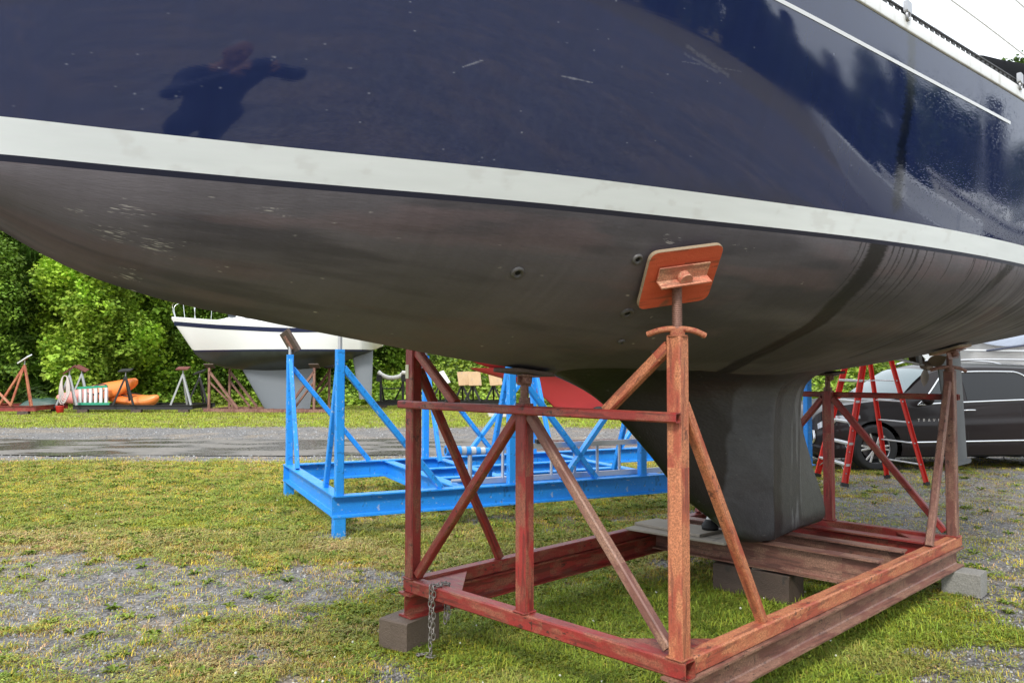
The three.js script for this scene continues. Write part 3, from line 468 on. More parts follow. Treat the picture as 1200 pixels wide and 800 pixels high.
  // through-hull fittings
  for (const [px, py, r] of [[602, 315, 0.030], [749, 304, 0.026], [732, 363, 0.034], [727, 402, 0.02], [765, 415, 0.02]]) {
    const h = hullPix(px, py); const f = part(boat, 'through_hull', new THREE.LatheGeometry([[0.35, -0.006], [0.38, 0.004], [0.62, 0.012], [0.9, 0.009], [1, 0]].map(p => new THREE.Vector2(p[0] * r, p[1])), 20), std([0.085, 0.08, 0.078], 0.45));
    f.position.copy(h.p); f.quaternion.setFromUnitVectors(V(0, 1, 0), h.n.clone().normalize());
    const hole = part(f, 'fitting_bore', new THREE.CylinderGeometry(r * 0.36, r * 0.36, 0.004, 16), std([0.006, 0.006, 0.006], 0.9)); hole.position.y = 0.0025;
  }
}

// ---------------------------------------------------------------- red cradle
const HW = 0.953, LN = 3.682, TOP = 0.39, RAIL = 1.444;
const cradle = thing('boat_cradle', 'rusty red steel boat cradle with screw pads under the navy sailboat', 'boat cradle', ORIGIN, TURN);
{
  const c = cradle, T = 0.08, y = TOP - T / 2;
  part(c, 'base_tube', tubeBar(V(0, y, -HW - 0.04), V(0, y, HW + 0.055), T, T), M.redPaint);
  part(c, 'base_tube', tubeBar(V(LN, y, -HW - 0.04), V(LN, y, HW - 0.042), T, T), M.redPaint);
  part(c, 'base_tube', tubeBar(V(0.042, y, HW), V(LN + 0.08, y, HW), T, T), M.rust);
  part(c, 'base_tube', tubeBar(V(0.042, y, -HW), V(LN - 0.042, y, -HW), T, T), M.redPaint);
  const iy0 = 0.165, iy1 = TOP - T - 0.001;
  part(c, 'long_beam', prism(iProfile(0.12, iy1 - iy0), V(-0.06, (iy0 + iy1) / 2, HW), V(LN + 0.06, (iy0 + iy1) / 2, HW)), M.rail);
  part(c, 'long_beam', prism(iProfile(0.12, iy1 - iy0), V(-0.06, (iy0 + iy1) / 2, -HW), V(LN + 0.06, (iy0 + iy1) / 2, -HW)), M.redPaint);
  for (const [s, top, m] of [[2.44, 0.402, M.rail], [2.86, 0.402, M.rail], [3.26, 0.402, M.redPaint]]) part(c, 'keel_beam', prism(iProfile(0.11, 0.19), V(s, top - 0.095, -HW + 0.062), V(s, top - 0.095, HW - 0.062)), m);
  for (const [s, q, top] of [[0, HW, 1.80], [0, -HW, 1.80], [0, 0, 1.475], [LN, HW, 1.64], [LN, -HW, 1.64], [LN, 0, 1.475]]) {
    const near = s === 0, m = near && q > 0.5 ? M.rust : near && q === 0 ? M.redPaint : s > 1 && q > 0.5 ? M.rail : M.redPaint;
    part(c, 'post', tubeBar(V(s, TOP + 0.001, q), V(s, top, q), 0.074, 0.074, V(1, 0, 0)), m);
    const hp = hullAt(s, q), n = hp.n, padTop = hp.p.clone().addScaledVector(n, 0.017);
    // plywood pad lies flat on the hull
    const size = q > 0.5 && near ? [0.36, 0.31] : q ? [0.30, 0.24] : [0.30, 0.20];
    const ez = n.clone().negate(), e0 = near && q > 0.5 ? V(0.80, 0, 0.60) : V(1, 0, 0), ex = e0.addScaledVector(ez, -ez.dot(e0)).normalize(), ey = new THREE.Vector3().crossVectors(ez, ex);
    const shape = new THREE.Shape(), [w, h] = [size[0] / 2, size[1] / 2], k = 0.045;
    shape.moveTo(-w + k, -h); shape.lineTo(w - k, -h); shape.quadraticCurveTo(w, -h, w, -h + k); shape.lineTo(w, h - k); shape.quadraticCurveTo(w, h, w - k, h); shape.lineTo(-w + k, h); shape.quadraticCurveTo(-w, h, -w, h - k); shape.lineTo(-w, -h + k); shape.quadraticCurveTo(-w, -h, -w + k, -h);
    const pg = new THREE.ExtrudeGeometry(shape, { depth: 0.016, bevelEnabled: true, bevelSize: 0.002, bevelThickness: 0.002, bevelSegments: 1, curveSegments: 6 });
    const basis = new THREE.Matrix4().makeBasis(ex, ey, ez);
    const pad = part(c, 'support_pad', pg, near && q > 0.5 ? [M.padRed, M.padEdge] : s > 1 && q > 0.5 ? [M.padMetal, M.padEdge] : [M.timberDark, M.timberDark]);
    const pc = hp.p.clone().addScaledVector(n, q ? 0.034 : 0.024);
    pad.applyMatrix4(new THREE.Matrix4().setPosition(pc).multiply(basis));
    const br = part(pad, 'pad_bracket', merge([prism(angleProfile(0.075, 0.055, 0.007), V(q ? -0.125 : -0.05, 0.0, -0.008), V(q ? 0.125 : 0.05, 0.0, -0.008), V(0, 0, -1)), new THREE.CylinderGeometry(0.03, 0.03, 0.05, 14).rotateX(Math.PI / 2).translate(0, -0.02, -0.026)]), near && q > 0.5 ? M.padMetal : M.rail);
    // screw: from the post up to the pad
    const head = V(s, pc.y - 0.03, q);
    const scr = []; const L = head.distanceTo(V(s, top, q)), rings = Math.max(4, Math.floor((L - 0.02) / 0.0085));
    const prof = [[0.0, -0.12]]; prof.push([0.02, -0.12]); for (let i = 0; i < rings; i++) { const yy = 0.02 + i * 0.0085; prof.push([0.0235, yy], [0.0235, yy + 0.003], [0.0195, yy + 0.0055]); } prof.push([0.019, L], [0, L + 0.004]);
    const sg = new THREE.LatheGeometry(prof.map(p => new THREE.Vector2(...p)), 14);
    const screw = part(c, 'jack_screw', sg, M.screw); screw.position.set(s, top, q); screw.quaternion.setFromUnitVectors(V(0, 1, 0), head.clone().sub(V(s, top, q)).normalize());
    const nut = part(screw, q ? 'screw_handle' : 'screw_nut', merge(!q ? [new THREE.CylinderGeometry(0.034, 0.036, 0.03, 6).translate(0, 0.016, 0)] : [new THREE.CylinderGeometry(0.036, 0.036, 0.03, 6).translate(0, 0.018, 0), pipe([V(-0.125, 0.012, -0.045), V(-0.07, 0.03, -0.01), V(0, 0.034, 0.01), V(0.07, 0.026, 0.012), V(0.125, 0.004, 0.0)].map(v => v.clone()), 0.0135, 8, 20), new THREE.CylinderGeometry(0.047, 0.047, 0.006, 16).translate(0, 0.003, 0)]), near && q > 0.5 ? M.rust : M.rail);
    nut.rotation.y = -0.785;
  }
  const B = (a, b, m, w = 0.05, h = w) => part(c, 'brace', tubeBar(V(...a), V(...b), w, h, V(0, 1, 0.001)), m);
  // end frames
  for (const s of [0, LN]) {
    const o = s ? 0.062 : -0.062, near = !s;
    part(c, 'end_rail', tubeBar(V(s + o, RAIL, -HW - 0.05), V(s + o, RAIL, HW + 0.045), 0.046, 0.046), near ? M.redPaint : M.redPaint);
    for (const g of [-1, 1]) {
      B([s, RAIL - 0.03, g * 0.045], [s, TOP + 0.03, g * (HW - 0.055)], near ? (g > 0 ? M.rail : M.redPaint) : M.redPaint, 0.05);
      if (near) B([s, 1.76, g * (HW - 0.04)], [s, RAIL + 0.015, g * (HW - 0.40)], g > 0 ? M.rust : M.redPaint, 0.05);
    }
  }
  for (const g of [-1, 1]) {
    B([0.04, g > 0 ? 1.50 : 1.66, g * HW], [0.73, TOP + 0.006, g * HW], g > 0 ? M.rust : M.redPaint, 0.05);
    B([LN - 0.045, 1.56, g * HW], [LN - 0.52, TOP + 0.006, g * HW], g > 0 ? M.rail : M.redPaint, 0.05);
  }
  // corner gussets, flush with the tubes
  for (const [s, q, m] of [[0, HW, M.redPaint], [0, -HW, M.redPaint], [LN, HW, M.redPaint], [LN, -HW, M.redPaint]]) {
    const a = s ? -1 : 1, b = q > 0 ? -1 : 1, gx = s + a * 0.042, gz = q + b * 0.042, sh = new THREE.Shape([new THREE.Vector2(gx, -gz), new THREE.Vector2(gx + a * 0.36, -gz), new THREE.Vector2(gx, -gz - b * 0.36)]);
    part(c, 'gusset_plate', new THREE.ExtrudeGeometry(sh, { depth: 0.012, bevelEnabled: false }).rotateX(-Math.PI / 2).translate(0, TOP - 0.03, 0), m);
  }
  part(c, 'post_sticker', box(-0.0, 0, 0, 0.030, 0.085, 0.0015, 0.0004).rotateY(-Math.PI / 2).translate(-0.0385, 1.60, -HW - 0.03), std([0.62, 0.60, 0.42], 0.6)).userData.label = 'torn pale paper sticker';
}
for (const s of [0, LN]) for (const q of [-HW, 0, HW]) { const r = 0.041, ring = []; for (let k = 0; k < 4; k++) for (let j = 0; j < 8; j++) { const t = j / 8 * 2 - 1, p = [[t, -1], [1, t], [-t, 1], [-1, -t]][k]; ring.push(V(s + p[0] * r + rr(-0.001, 0.001), TOP + 0.004 + rr(-0.0012, 0.0012), q + p[1] * r + rr(-0.001, 0.001))); } part(cradle, 'weld_bead', pipe(ring, 0.0058, 6, 64, true), s === 0 && q > 0.5 ? M.rust : M.redPaint); }
const inCradle = (s, h, q) => toWorld(V(s, h, q));
{ // timbers, boards, block and chain about the cradle
  const put = (name, geo, mat, label, cat, s, h, q, turn, group) => { const m = solo(name, geo, mat, label, cat, group); m.position.copy(inCradle(s, h, q)); m.rotation.y = TURN + turn; return m; };
  put('timber_block', box(-0.15, 0, -0.11, 0.15, 0.175, 0.11, 0.008), M.timber, 'weathered grey timber block under the chained corner of the red cradle', 'timber block', 0.0, -0.012, -HW - 0.03, 0.2);
  put('timber_block', box(-0.12, 0, -0.30, 0.12, 0.205, 0.30, 0.008), M.timberDark, 'long dark timber block in grass under the beam below the keel', 'timber block', 2.5, -0.012, -0.03, 0.03);
  put('concrete_block', box(-0.10, 0, -0.13, 0.10, 0.172, 0.13, 0.006), M.concrete, 'small grey concrete block under the red cradle corner beside gravel', 'concrete block', LN - 0.06, -0.010, HW + 0.09, 0.05);
  put('concrete_block', box(-0.10, 0, -0.13, 0.10, 0.172, 0.13, 0.006), M.concrete, 'concrete block under the far red cradle corner behind the keel', 'concrete block', LN - 0.06, -0.010, -HW, 0.05);
  put('timber_block', box(-0.12, 0, -0.10, 0.12, 0.172, 0.10, 0.008), M.timber, 'timber block under the rusty cradle corner with the open tube end', 'timber block', 0.02, -0.012, HW, 0.1);
  put('plywood_board', box(-0.30, 0, -0.42, 0.18, 0.018, 0.42, 0.003), M.plywood, 'grey weathered plywood sheet lying on the cradle beam before the keel', 'plywood board', 2.37, 0.4035, -0.50, 0.06);
  put('plywood_board', box(-0.14, 0, -0.33, 0.14, 0.02, 0.30, 0.003), M.plywood, 'short pale board on top of the weathered plywood sheet', 'plywood board', 2.30, 0.423, -0.58, -0.08);
  const shim = put('wood_shim', box(-0.05, 0, -0.07, 0.05, 0.008, 0.07, 0.002), M.plywood, 'pale wood shim on the dark timber block', 'wood shim', 2.47, 0.194, 0.03, 0.4);
  // chain hung over the base tube
  const ch = thing('chain', 'galvanised chain hanging over the red cradle tube above the grey timber block', 'chain', inCradle(0, 0, -HW + 0.24), TURN);
  const link = new THREE.TorusGeometry(0.016, 0.004, 6, 12).scale(0.72, 1.25, 1);
  const drop = (x, z, y0, y1, ph) => { let k = 0; for (let yy = y0; yy > y1; yy -= 0.03, k++) { const m = part(ch, 'chain_link', link, M.chain); m.position.set(x, yy, z + 0.004 * Math.sin(k * 1.7)); m.rotation.y = (k % 2) * Math.PI / 2 + ph; m.rotation.z = 0.1 * Math.sin(k * 2.1); } };
  drop(-0.055, 0.0, TOP - 0.005, 0.02, 0.3); drop(-0.058, 0.03, TOP - 0.005, 0.10, 0.9); drop(0.055, 0.005, TOP - 0.005, 0.16, 0.2); drop(0.054, 0.035, TOP - 0.005, 0.20, 0.5);
  for (const z of [0.002, 0.033]) for (let k = 0; k < 4; k++) { const m = part(ch, 'chain_link', link, M.chain); m.position.set(-0.045 + k * 0.03, TOP + 0.008, z); m.rotation.set(Math.PI / 2 * (k % 2), 0, Math.PI / 2); }
  for (let k = 0; k < 6; k++) { const m = part(ch, 'chain_link', link, M.chain); m.position.set(-0.07 - rr(0, 0.05), 0.008 + 0.004 * (k % 2), rr(-0.05, 0.06)); m.rotation.set(Math.PI / 2, 0, rr(0, 6)); }
}

// ---------------------------------------------------------------- blue cradle on the lawn
const BLUE_AZ = Math.atan2(2.63, 1.23), BLUE_AT = V(-1.73, 0, -8.06), BLUE_TURN = Math.PI / 2 - BLUE_AZ;   // local x along its length, local z towards the camera
{
  const c = thing('boat_cradle', 'bright blue steel boat cradle standing empty on the lawn', 'boat cradle', BLUE_AT, BLUE_TURN), L = 6.26, W = 2.9, y1 = 0.405, y0 = 0.185, ym = (y0 + y1) / 2, h = y1 - y0;
  const P = (x, y, w) => V(x, y, -w);
  for (const w of [0, W]) part(c, 'long_beam', prism(iProfile(0.13, h, 0.012, 0.014), P(-0.07, ym, w), P(L + 0.07, ym, w)), M.blue);
  for (const x of [0, L]) part(c, 'end_beam', prism(iProfile(0.13, h - 0.002, 0.012, 0.014), P(x, ym, 0.008), P(x, ym, W - 0.008)), M.blue);
  for (const x of [1.35, 2.1, 3.9]) part(c, 'cross_beam', prism(iProfile(0.13, h - 0.01, 0.012, 0.014), P(x, ym - 0.008, 0.009), P(x, ym - 0.008, W - 0.009)), M.blue);
  for (const w of [1.0, 1.9]) part(c, 'keel_beam', prism(iProfile(0.13, 0.16, 0.012, 0.014), P(1.42, 0.30, w), P(3.83, 0.30, w)), M.blue);
  for (const x of [0, L]) for (const w of [0, W]) part(c, 'foot', tubeBar(P(x, -0.03, w), P(x, y0 - 0.001, w), 0.12, 0.12, V(1, 0, 0)), M.blue);
  for (const w of [0, W]) [0, 1.9, 3.62, L].forEach((x, i) => {
    const top = i === 3 ? 1.95 : 1.86;
    part(c, 'post', tubeBar(P(x, y1 + 0.001, w), P(x, top, w), 0.085, 0.085, V(1, 0, 0)), M.blue);
    const inn = w ? -1 : 1, dir = i === 3 || i === 2 ? -1 : 1;
    part(c, 'brace', tubeBar(P(x, top - 0.07, w + inn * 0.03), P(x, y1 + 0.006, w + inn * 0.62), 0.07, 0.05, V(1, 0, 0)), M.blue);
    part(c, 'brace', tubeBar(P(x + dir * 0.035, top - 0.18, w), P(x + dir * 1.08, y1 + 0.006, w), 0.06, 0.07, V(0, 0, 1)), M.blue);
    const sl = i === 0 && w === 0 ? 0.16 : i === 0 ? 0.12 : 0.06;
    part(c, 'jack_screw', rod(P(x, top - 0.1, w), P(x, top + sl, w), 0.022), M.galv);
    if (!(i === 0 && w === 0)) { const pd = part(c, 'support_pad', box(-0.16, -0.02, -0.13, 0.16, 0.02, 0.13, 0.006), M.timberDark); pd.position.copy(P(x, top + sl + 0.05, w)); pd.rotation.set(0.25 * inn, 0.2, i === 0 ? -1.05 : 0.3 * dir); part(pd, 'pad_bracket', box(-0.10, -0.045, -0.02, 0.10, -0.021, 0.02, 0.003), M.rail); }
  });
  // aluminium ladder standing on its edge along the near beam
  const at = (x, y, w) => P(x, y, w).applyAxisAngle(V(0, 1, 0), BLUE_TURN).add(BLUE_AT);
  const ld = thing('ladder', 'aluminium ladder resting on its edge on the blue cradle beam', 'ladder', at(0, 0, 0), BLUE_TURN);
  const x0 = 1.55, x1 = 4.6, wy = 0.055;
  for (const [yy, xs] of [[y1 + 0.033, x0], [y1 + 0.39, x0 + 0.25]]) part(ld, 'side_rail', prism([[-0.013, -0.03], [0.013, -0.03], [0.013, -0.024], [-0.007, -0.024], [-0.007, 0.024], [0.013, 0.024], [0.013, 0.03], [-0.013, 0.03]], P(xs, yy, wy + 0.06), P(x1, yy, wy + 0.06)), M.aluminium);
  for (let x = x0 + 0.30; x < x1 - 0.1; x += 0.305) part(ld, 'rung', rod(P(x, y1 + 0.05, wy + 0.06), P(x, y1 + 0.38, wy + 0.06), 0.018), M.aluminium);
  for (const x of [2.3, 3.72]) part(ld, 'rail_clamp', box(-0.04, 0, -0.03, 0.04, 0.05, 0.03, 0.004).translate(x, y1 + 0.415, -(wy + 0.06)), M.black);
  // padded stand-off lying with it
  const so = thing('ladder_standoff', 'grey tube with blue and white taped padding standing on the blue cradle', 'ladder standoff', at(1.42, 0, 0.32), BLUE_TURN);
  part(so, 'upright_tube', rod(V(0.12, y1 + 0.0, 0), V(0.12, 0.74, 0), 0.026, 0.026, 12), M.galv);
  part(so, 'foot_tube', rod(V(-0.1, y1 + 0.022, 0), V(0.7, y1 + 0.022, 0), 0.02, 0.02, 12), M.galv);
  const tapes = [M.blue, std([0.55, 0.56, 0.56], 0.6), std([0.40, 0.43, 0.45], 0.6)];
  for (let k = 0; k < 9; k++) { const a = -0.14 + k * 0.058; part(so, 'tape_wrap', new THREE.CylinderGeometry(0.058 - k * 0.0025, 0.060 - k * 0.0025, 0.0578, 14, 1, k > 0 && k < 8).rotateZ(Math.PI / 2).rotateZ(-0.05 + 0.01 * k).translate(a, 0.765 - 0.003 * k, 0), tapes[k % 2 ? (k % 3 ? 1 : 2) : 0]); }
  const mouth = part(so, 'tape_mouth', new THREE.CircleGeometry(0.035, 14).rotateY(-Math.PI / 2).translate(-0.171, 0.766, 0), std([0.03, 0.06, 0.1], 0.8));
}

// ---------------------------------------------------------------- background boats
const bgHull = makeHull({
  s0: 0, s1: 8.9, ns: 60, nb: 14, nt: 8, wl: 2.40, flare: 0.3, dead: s => 0.35, bands: [['waterline_band', 2.47], ['boot_stripe', 2.53]],
  bottom: [[0, 3.74], [0.45, 3.12], [0.9, 2.5], [1.05, 2.3], [1.5, 2.0], [2.6, 1.72], [4.2, 1.6], [6, 1.72], [7.6, 2.1], [8.9, 2.62]],
  water: [[0.95, 0], [1.4, 0.18], [2.6, 0.68], [4, 1.15], [5.2, 1.28], [6.8, 1.1], [8.0, 0.7], [8.9, 0.5]],
  deck: [[0, 0.02], [0.8, 0.45], [2, 0.95], [3.5, 1.35], [5, 1.48], [7, 1.3], [8.9, 0.95]],
  sheer: [[0, 3.80], [3, 3.55], [6, 3.42], [8.9, 3.5]],
});
function bgBoat(label, pos, turn, { bottom, stripe = [0.012, 0.018, 0.06], keel = [0.17, 0.19, 0.215], rails = true, mast = true, group } = {}) {
  const b = thing('sailboat', label, 'sailboat', pos, turn, group), G = bgHull.geos, H = bgHull;
  const white = std([0.80, 0.81, 0.81], 0.25);
  part(b, 'hull_bottom', G.bottom, std([1, 1, 1], 0.35, 0, { map: tex(256, 128, (u, v) => mul3(mix3(bottom, mul3(bottom, 0.55), fbm(u * 40, v * 3, 64, 3)), 0.9)) }));
  part(b, 'waterline_band', G.waterline_band, std(stripe, 0.3)); part(b, 'boot_stripe', G.boot_stripe, white); part(b, 'topsides', G.topside, white);
  part(b, 'transom', G.transom, white); part(b, 'deck', G.deck, std([0.66, 0.65, 0.61], 0.7));
  const sd = (s, dz, sg, o = 0.004) => { const Z = H.zd(s) + dz, [, h] = H.q(s, { z: Z }); return [s, Z, sg * (h + o)]; };
  for (const sg of [1, -1]) { part(b, 'sheer_stripe', gridGeo(50, 1, (a, k) => ({ p: sd(lerp(0.12, 8.8, a), k ? -0.13 : -0.30, sg, 0.006) })), std(stripe, 0.3)); part(b, 'toe_rail', gridGeo(50, 1, (a, k) => { const s = lerp(0.05, 8.85, a); return { p: [s, H.zd(s) + (k ? 0.06 : -0.01), sg * (H.bd(s) + 0.006)] }; }), white); }
  part(b, 'cabin_trunk', gridGeo(20, 10, (a, k) => { const s = lerp(1.7, 6.2, a), th = (k - 0.5) * Math.PI, w = 0.85 * (0.5 + 0.5 * smooth(0, 0.5, a)), hh = 0.55 * smooth(0, 0.55, a + 0.03); return { p: [s, H.zd(s) + 0.02 + hh * Math.pow(Math.cos(th), 0.3), w * Math.sin(th)] }; }), white);
  for (let k = 0; k < 4; k++) for (const sg of [1, -1]) { const s = 2.9 + k * 0.75; part(b, 'porthole', box(-0.16, 0, -0.01, 0.16, 0.13, 0.01, 0.004).translate(s, H.zd(s) + 0.22, sg * (0.80 * (0.5 + 0.5 * smooth(0, 0.5, (s - 1.7) / 4.5)) + 0.06)), std([0.02, 0.025, 0.035], 0.1)); }
  const kmat = std(keel, 0.45, 0, { bumpMap: bumpFine, bumpScale: 0.002 });
  part(b, 'keel', gridGeo(24, 10, (a, k) => { const z = lerp(0.10, 1.75, k), m = a * 2 - 1, u = 0.5 - 0.5 * Math.cos(Math.PI * Math.abs(m)); return { p: [lerp(lerp(4.0, 3.0, k), lerp(5.9, 6.15, k), u), z, -Math.sign(m) * 0.15 * (Math.sqrt(u) - u * u) * 2] }; }), kmat);
  part(b, 'rudder', gridGeo(20, 6, (a, k) => { const z = lerp(0.5, 2.5, k), m = a * 2 - 1, u = 0.5 - 0.5 * Math.cos(Math.PI * Math.abs(m)); return { p: [lerp(lerp(7.95, 7.6, k), lerp(8.45, 8.5, k), u), z, -Math.sign(m) * 0.07 * (Math.sqrt(u) - u * u) * 2] }; }), kmat);
  if (mast) part(b, 'mast', rod(V(3.7, H.zd(3.7), 0), V(3.7, 14.5, 0), 0.07, 0.055), M.aluminium);
  if (rails) for (const sg of [1, -1]) {
    part(b, 'pulpit', pipe([V(0.15, 3.82, 0.02 * sg), V(0.05, 4.25, 0.08 * sg), V(0.2, 4.42, 0.2 * sg), V(1.3, 4.33, 0.68 * sg), V(1.35, 3.75, 0.7 * sg)], 0.016, 6, 30), M.chrome);
    part(b, 'pulpit', pipe([V(0.8, 3.75, 0.44 * sg), V(0.75, 4.1, 0.44 * sg), V(0.72, 4.38, 0.45 * sg)], 0.014, 6, 12), M.chrome);
    part(b, 'lifeline', pipe([V(1.3, 4.33, 0.68 * sg), V(4, 4.15, 1.38 * sg), V(7, 4.05, 1.24 * sg), V(8.7, 4.1, 0.92 * sg)], 0.006, 5, 30), M.chrome);
  }
  return b;
}
function stand(parent, x, z, h, mat, { pad = 'timber', tilt = 0, padMat = M.timberDark, face = 0, y0 = 0 } = {}) {   // tripod post with a screw and a tilted pad
  const top = V(x, h, z);
  for (const [dx, dz] of [[-0.42, 0.12], [0.40, 0.16], [0.02, -0.4]]) part(parent, 'leg', bar(V(x + dx, y0, z + dz), top, 0.07), mat);
  part(parent, 'jack_screw', rod(V(x, h - 0.06, z), V(x, h + 0.2, z), 0.022), M.galv);
  const p = part(parent, 'support_pad', box(-0.24, -0.02, -0.16, 0.24, 0.025, 0.16, 0.006), padMat); p.position.set(x, h + 0.23, z); p.rotation.set(0.3, face, tilt);
  part(p, 'pad_bracket', box(-0.10, -0.05, -0.03, 0.10, -0.022, 0.03, 0.003), mat);
}
{ // white sailboat across the track, on a rusty cradle
  const Z = 33, at = atDepth(200, 436, Z); at.y = 0;
  const tn = -0.10;
  bgBoat('white sailboat with navy stripe and grey keel stored before the green trees', at, tn, { bottom: [0.045, 0.055, 0.055], mast: false });
  const c = thing('boat_cradle', 'dark rusty cradle under the white sailboat with grey keel', 'boat cradle', at.clone(), tn);
  const m = M.rail;
  for (const z of [-0.9, 0.9]) part(c, 'long_beam', box(1.9, 0.0, z - 0.07, 6.9, 0.13, z + 0.07, 0.01), m);
  for (const x of [2.0, 4.4, 5.6, 6.8]) part(c, 'cross_beam', box(x - 0.07, 0.0, -0.825, x + 0.07, 0.12, 0.825, 0.01), m);
  for (const x of [2.1, 6.4]) for (const z of [-0.9, 0.9]) {
    part(c, 'post', bar(V(x, 0.13, z), V(x, 1.75, z), 0.09), m);
    part(c, 'brace', bar(V(x, 1.6, z), V(x + (x < 4 ? 1.2 : -1.1), 0.14, z), 0.09), m);
    part(c, 'brace', bar(V(x, 1.2, z), V(x + (x < 4 ? 1.0 : -0.9), 0.14, z * 0.75), 0.07), m);
    part(c, 'support_pad', box(-0.2, -0.02, -0.14, 0.2, 0.02, 0.14, 0.005).rotateX(z > 0 ? -0.6 : 0.6).translate(x, 1.82, z), M.timberDark);
  }
}
{ // red hull behind the blue cradle
  const at = atDepth(530, 436, 29); at.y = -0.36;
  const b = thing('sailboat', 'red bottomed sailboat on a pale trailer beyond the blue cradle', 'sailboat', at, 0.06);
  const red = std([1, 1, 1], 0.4, 0, { map: tex(256, 256, (u, v) => mix3([0.40, 0.032, 0.035], [0.28, 0.028, 0.03], fbm(u * 14, v * 3, 64, 3))) });
  part(b, 'hull_bottom', bgHull.geos.bottom, red).position.set(-0.6, 0.25, 0); const tp = part(b, 'topsides', bgHull.geos.topside, std([0.7, 0.7, 0.7], 0.3)); tp.position.set(-0.6, 0.25, 0);
  part(b, 'waterline_band', bgHull.geos.waterline_band, red).position.set(-0.6, 0.25, 0); part(b, 'boot_stripe', bgHull.geos.boot_stripe, std([0.7, 0.7, 0.7], 0.3)).position.set(-0.6, 0.25, 0); part(b, 'deck', bgHull.geos.deck, M.whitePaint).position.set(-0.6, 0.25, 0); part(b, 'transom', bgHull.geos.transom, red).position.set(-0.6, 0.25, 0);
  const kl = curve([[0.52, 3.8], [0.8, 3.55], [1.1, 3.2], [1.5, 2.5], [1.8, 1.5], [2.05, 0.6]]);
  part(b, 'long_keel', gridGeo(24, 14, (a, k) => { const z = lerp(0.52, 2.1, k), m = a * 2 - 1, u = 0.5 - 0.5 * Math.cos(Math.PI * Math.abs(m)); return { p: [lerp(kl(z), 7.4, u), z, -Math.sign(m) * (0.13 + 0.25 * k * k) * (Math.sqrt(u) - u * u) * 2] }; }), red);
  const t = thing('boat_trailer', 'pale steel trailer frame under the red bottomed sailboat', 'boat trailer', at.clone(), 0.06);
  for (const z of [-0.6, 0.6]) part(t, 'side_beam', box(1.3, 0.36, z - 0.05, 8.2, 0.5, z + 0.05, 0.008), std([0.55, 0.55, 0.53], 0.5));
  for (const x of [1.6, 4.2, 7.8]) part(t, 'cross_beam', box(x - 0.05, 0.37, -0.545, x + 0.05, 0.47, 0.545, 0.008), M.galv);
  for (const x of [5.2, 6.2]) for (const z of [-0.78, 0.78]) { const w = part(t, 'wheel', new THREE.TorusGeometry(0.24, 0.09, 10, 22).translate(x, 0.41, z), M.rubber); part(w, 'rim', new THREE.CylinderGeometry(0.18, 0.18, 0.1, 18).rotateX(Math.PI / 2).translate(x, 0.41, z), M.galv); }
  for (const x of [2.0, 2.7]) for (const z of [-0.9, 0.9]) part(t, 'hull_prop', rod(V(x, 0.1, z), V(x + 0.1, 1.75, z * 0.55), 0.03), M.galv);
}
function blackFrame(name, label, px0, px1, py, depth, mat, opts = {}) {
  const a = atDepth(px0, py, depth), b = atDepth(px1, py, depth + (opts.skew || 0)); a.y = b.y = 0; const L = a.distanceTo(b), W = opts.width || 1.9;
  const g = thing(name, label, opts.category || 'boat cradle', a, Math.atan2(-(b.z - a.z), b.x - a.x));
  const lift = opts.lift ?? 0.12, hh = opts.h || 0.17;
  for (const z of [0, -W]) part(g, 'long_beam', prism(iProfile(0.12, hh), V(-0.1, lift + hh / 2, z), V(L + 0.1, lift + hh / 2, z)), mat);
  for (const x of [0.1, L * 0.5, L - 0.1]) part(g, 'cross_beam', prism(iProfile(0.1, hh - 0.02), V(x, lift + hh / 2 - 0.005, -0.008), V(x, lift + hh / 2 - 0.005, -W + 0.008)), mat);
  for (const x of opts.feet || [0.25, L - 0.25]) for (const z of [0, -W]) part(g, 'foot_block', box(x - 0.2, -0.03, z - 0.09, x + 0.2, lift - 0.001, z + 0.09, 0.01), M.timberDark);
  return { g, L, W, top: lift + hh };
}
const whitePad = std([0.62, 0.6, 0.57], 0.8), redPad = std([0.16, 0.05, 0.04], 0.7), steelDark = M.black;
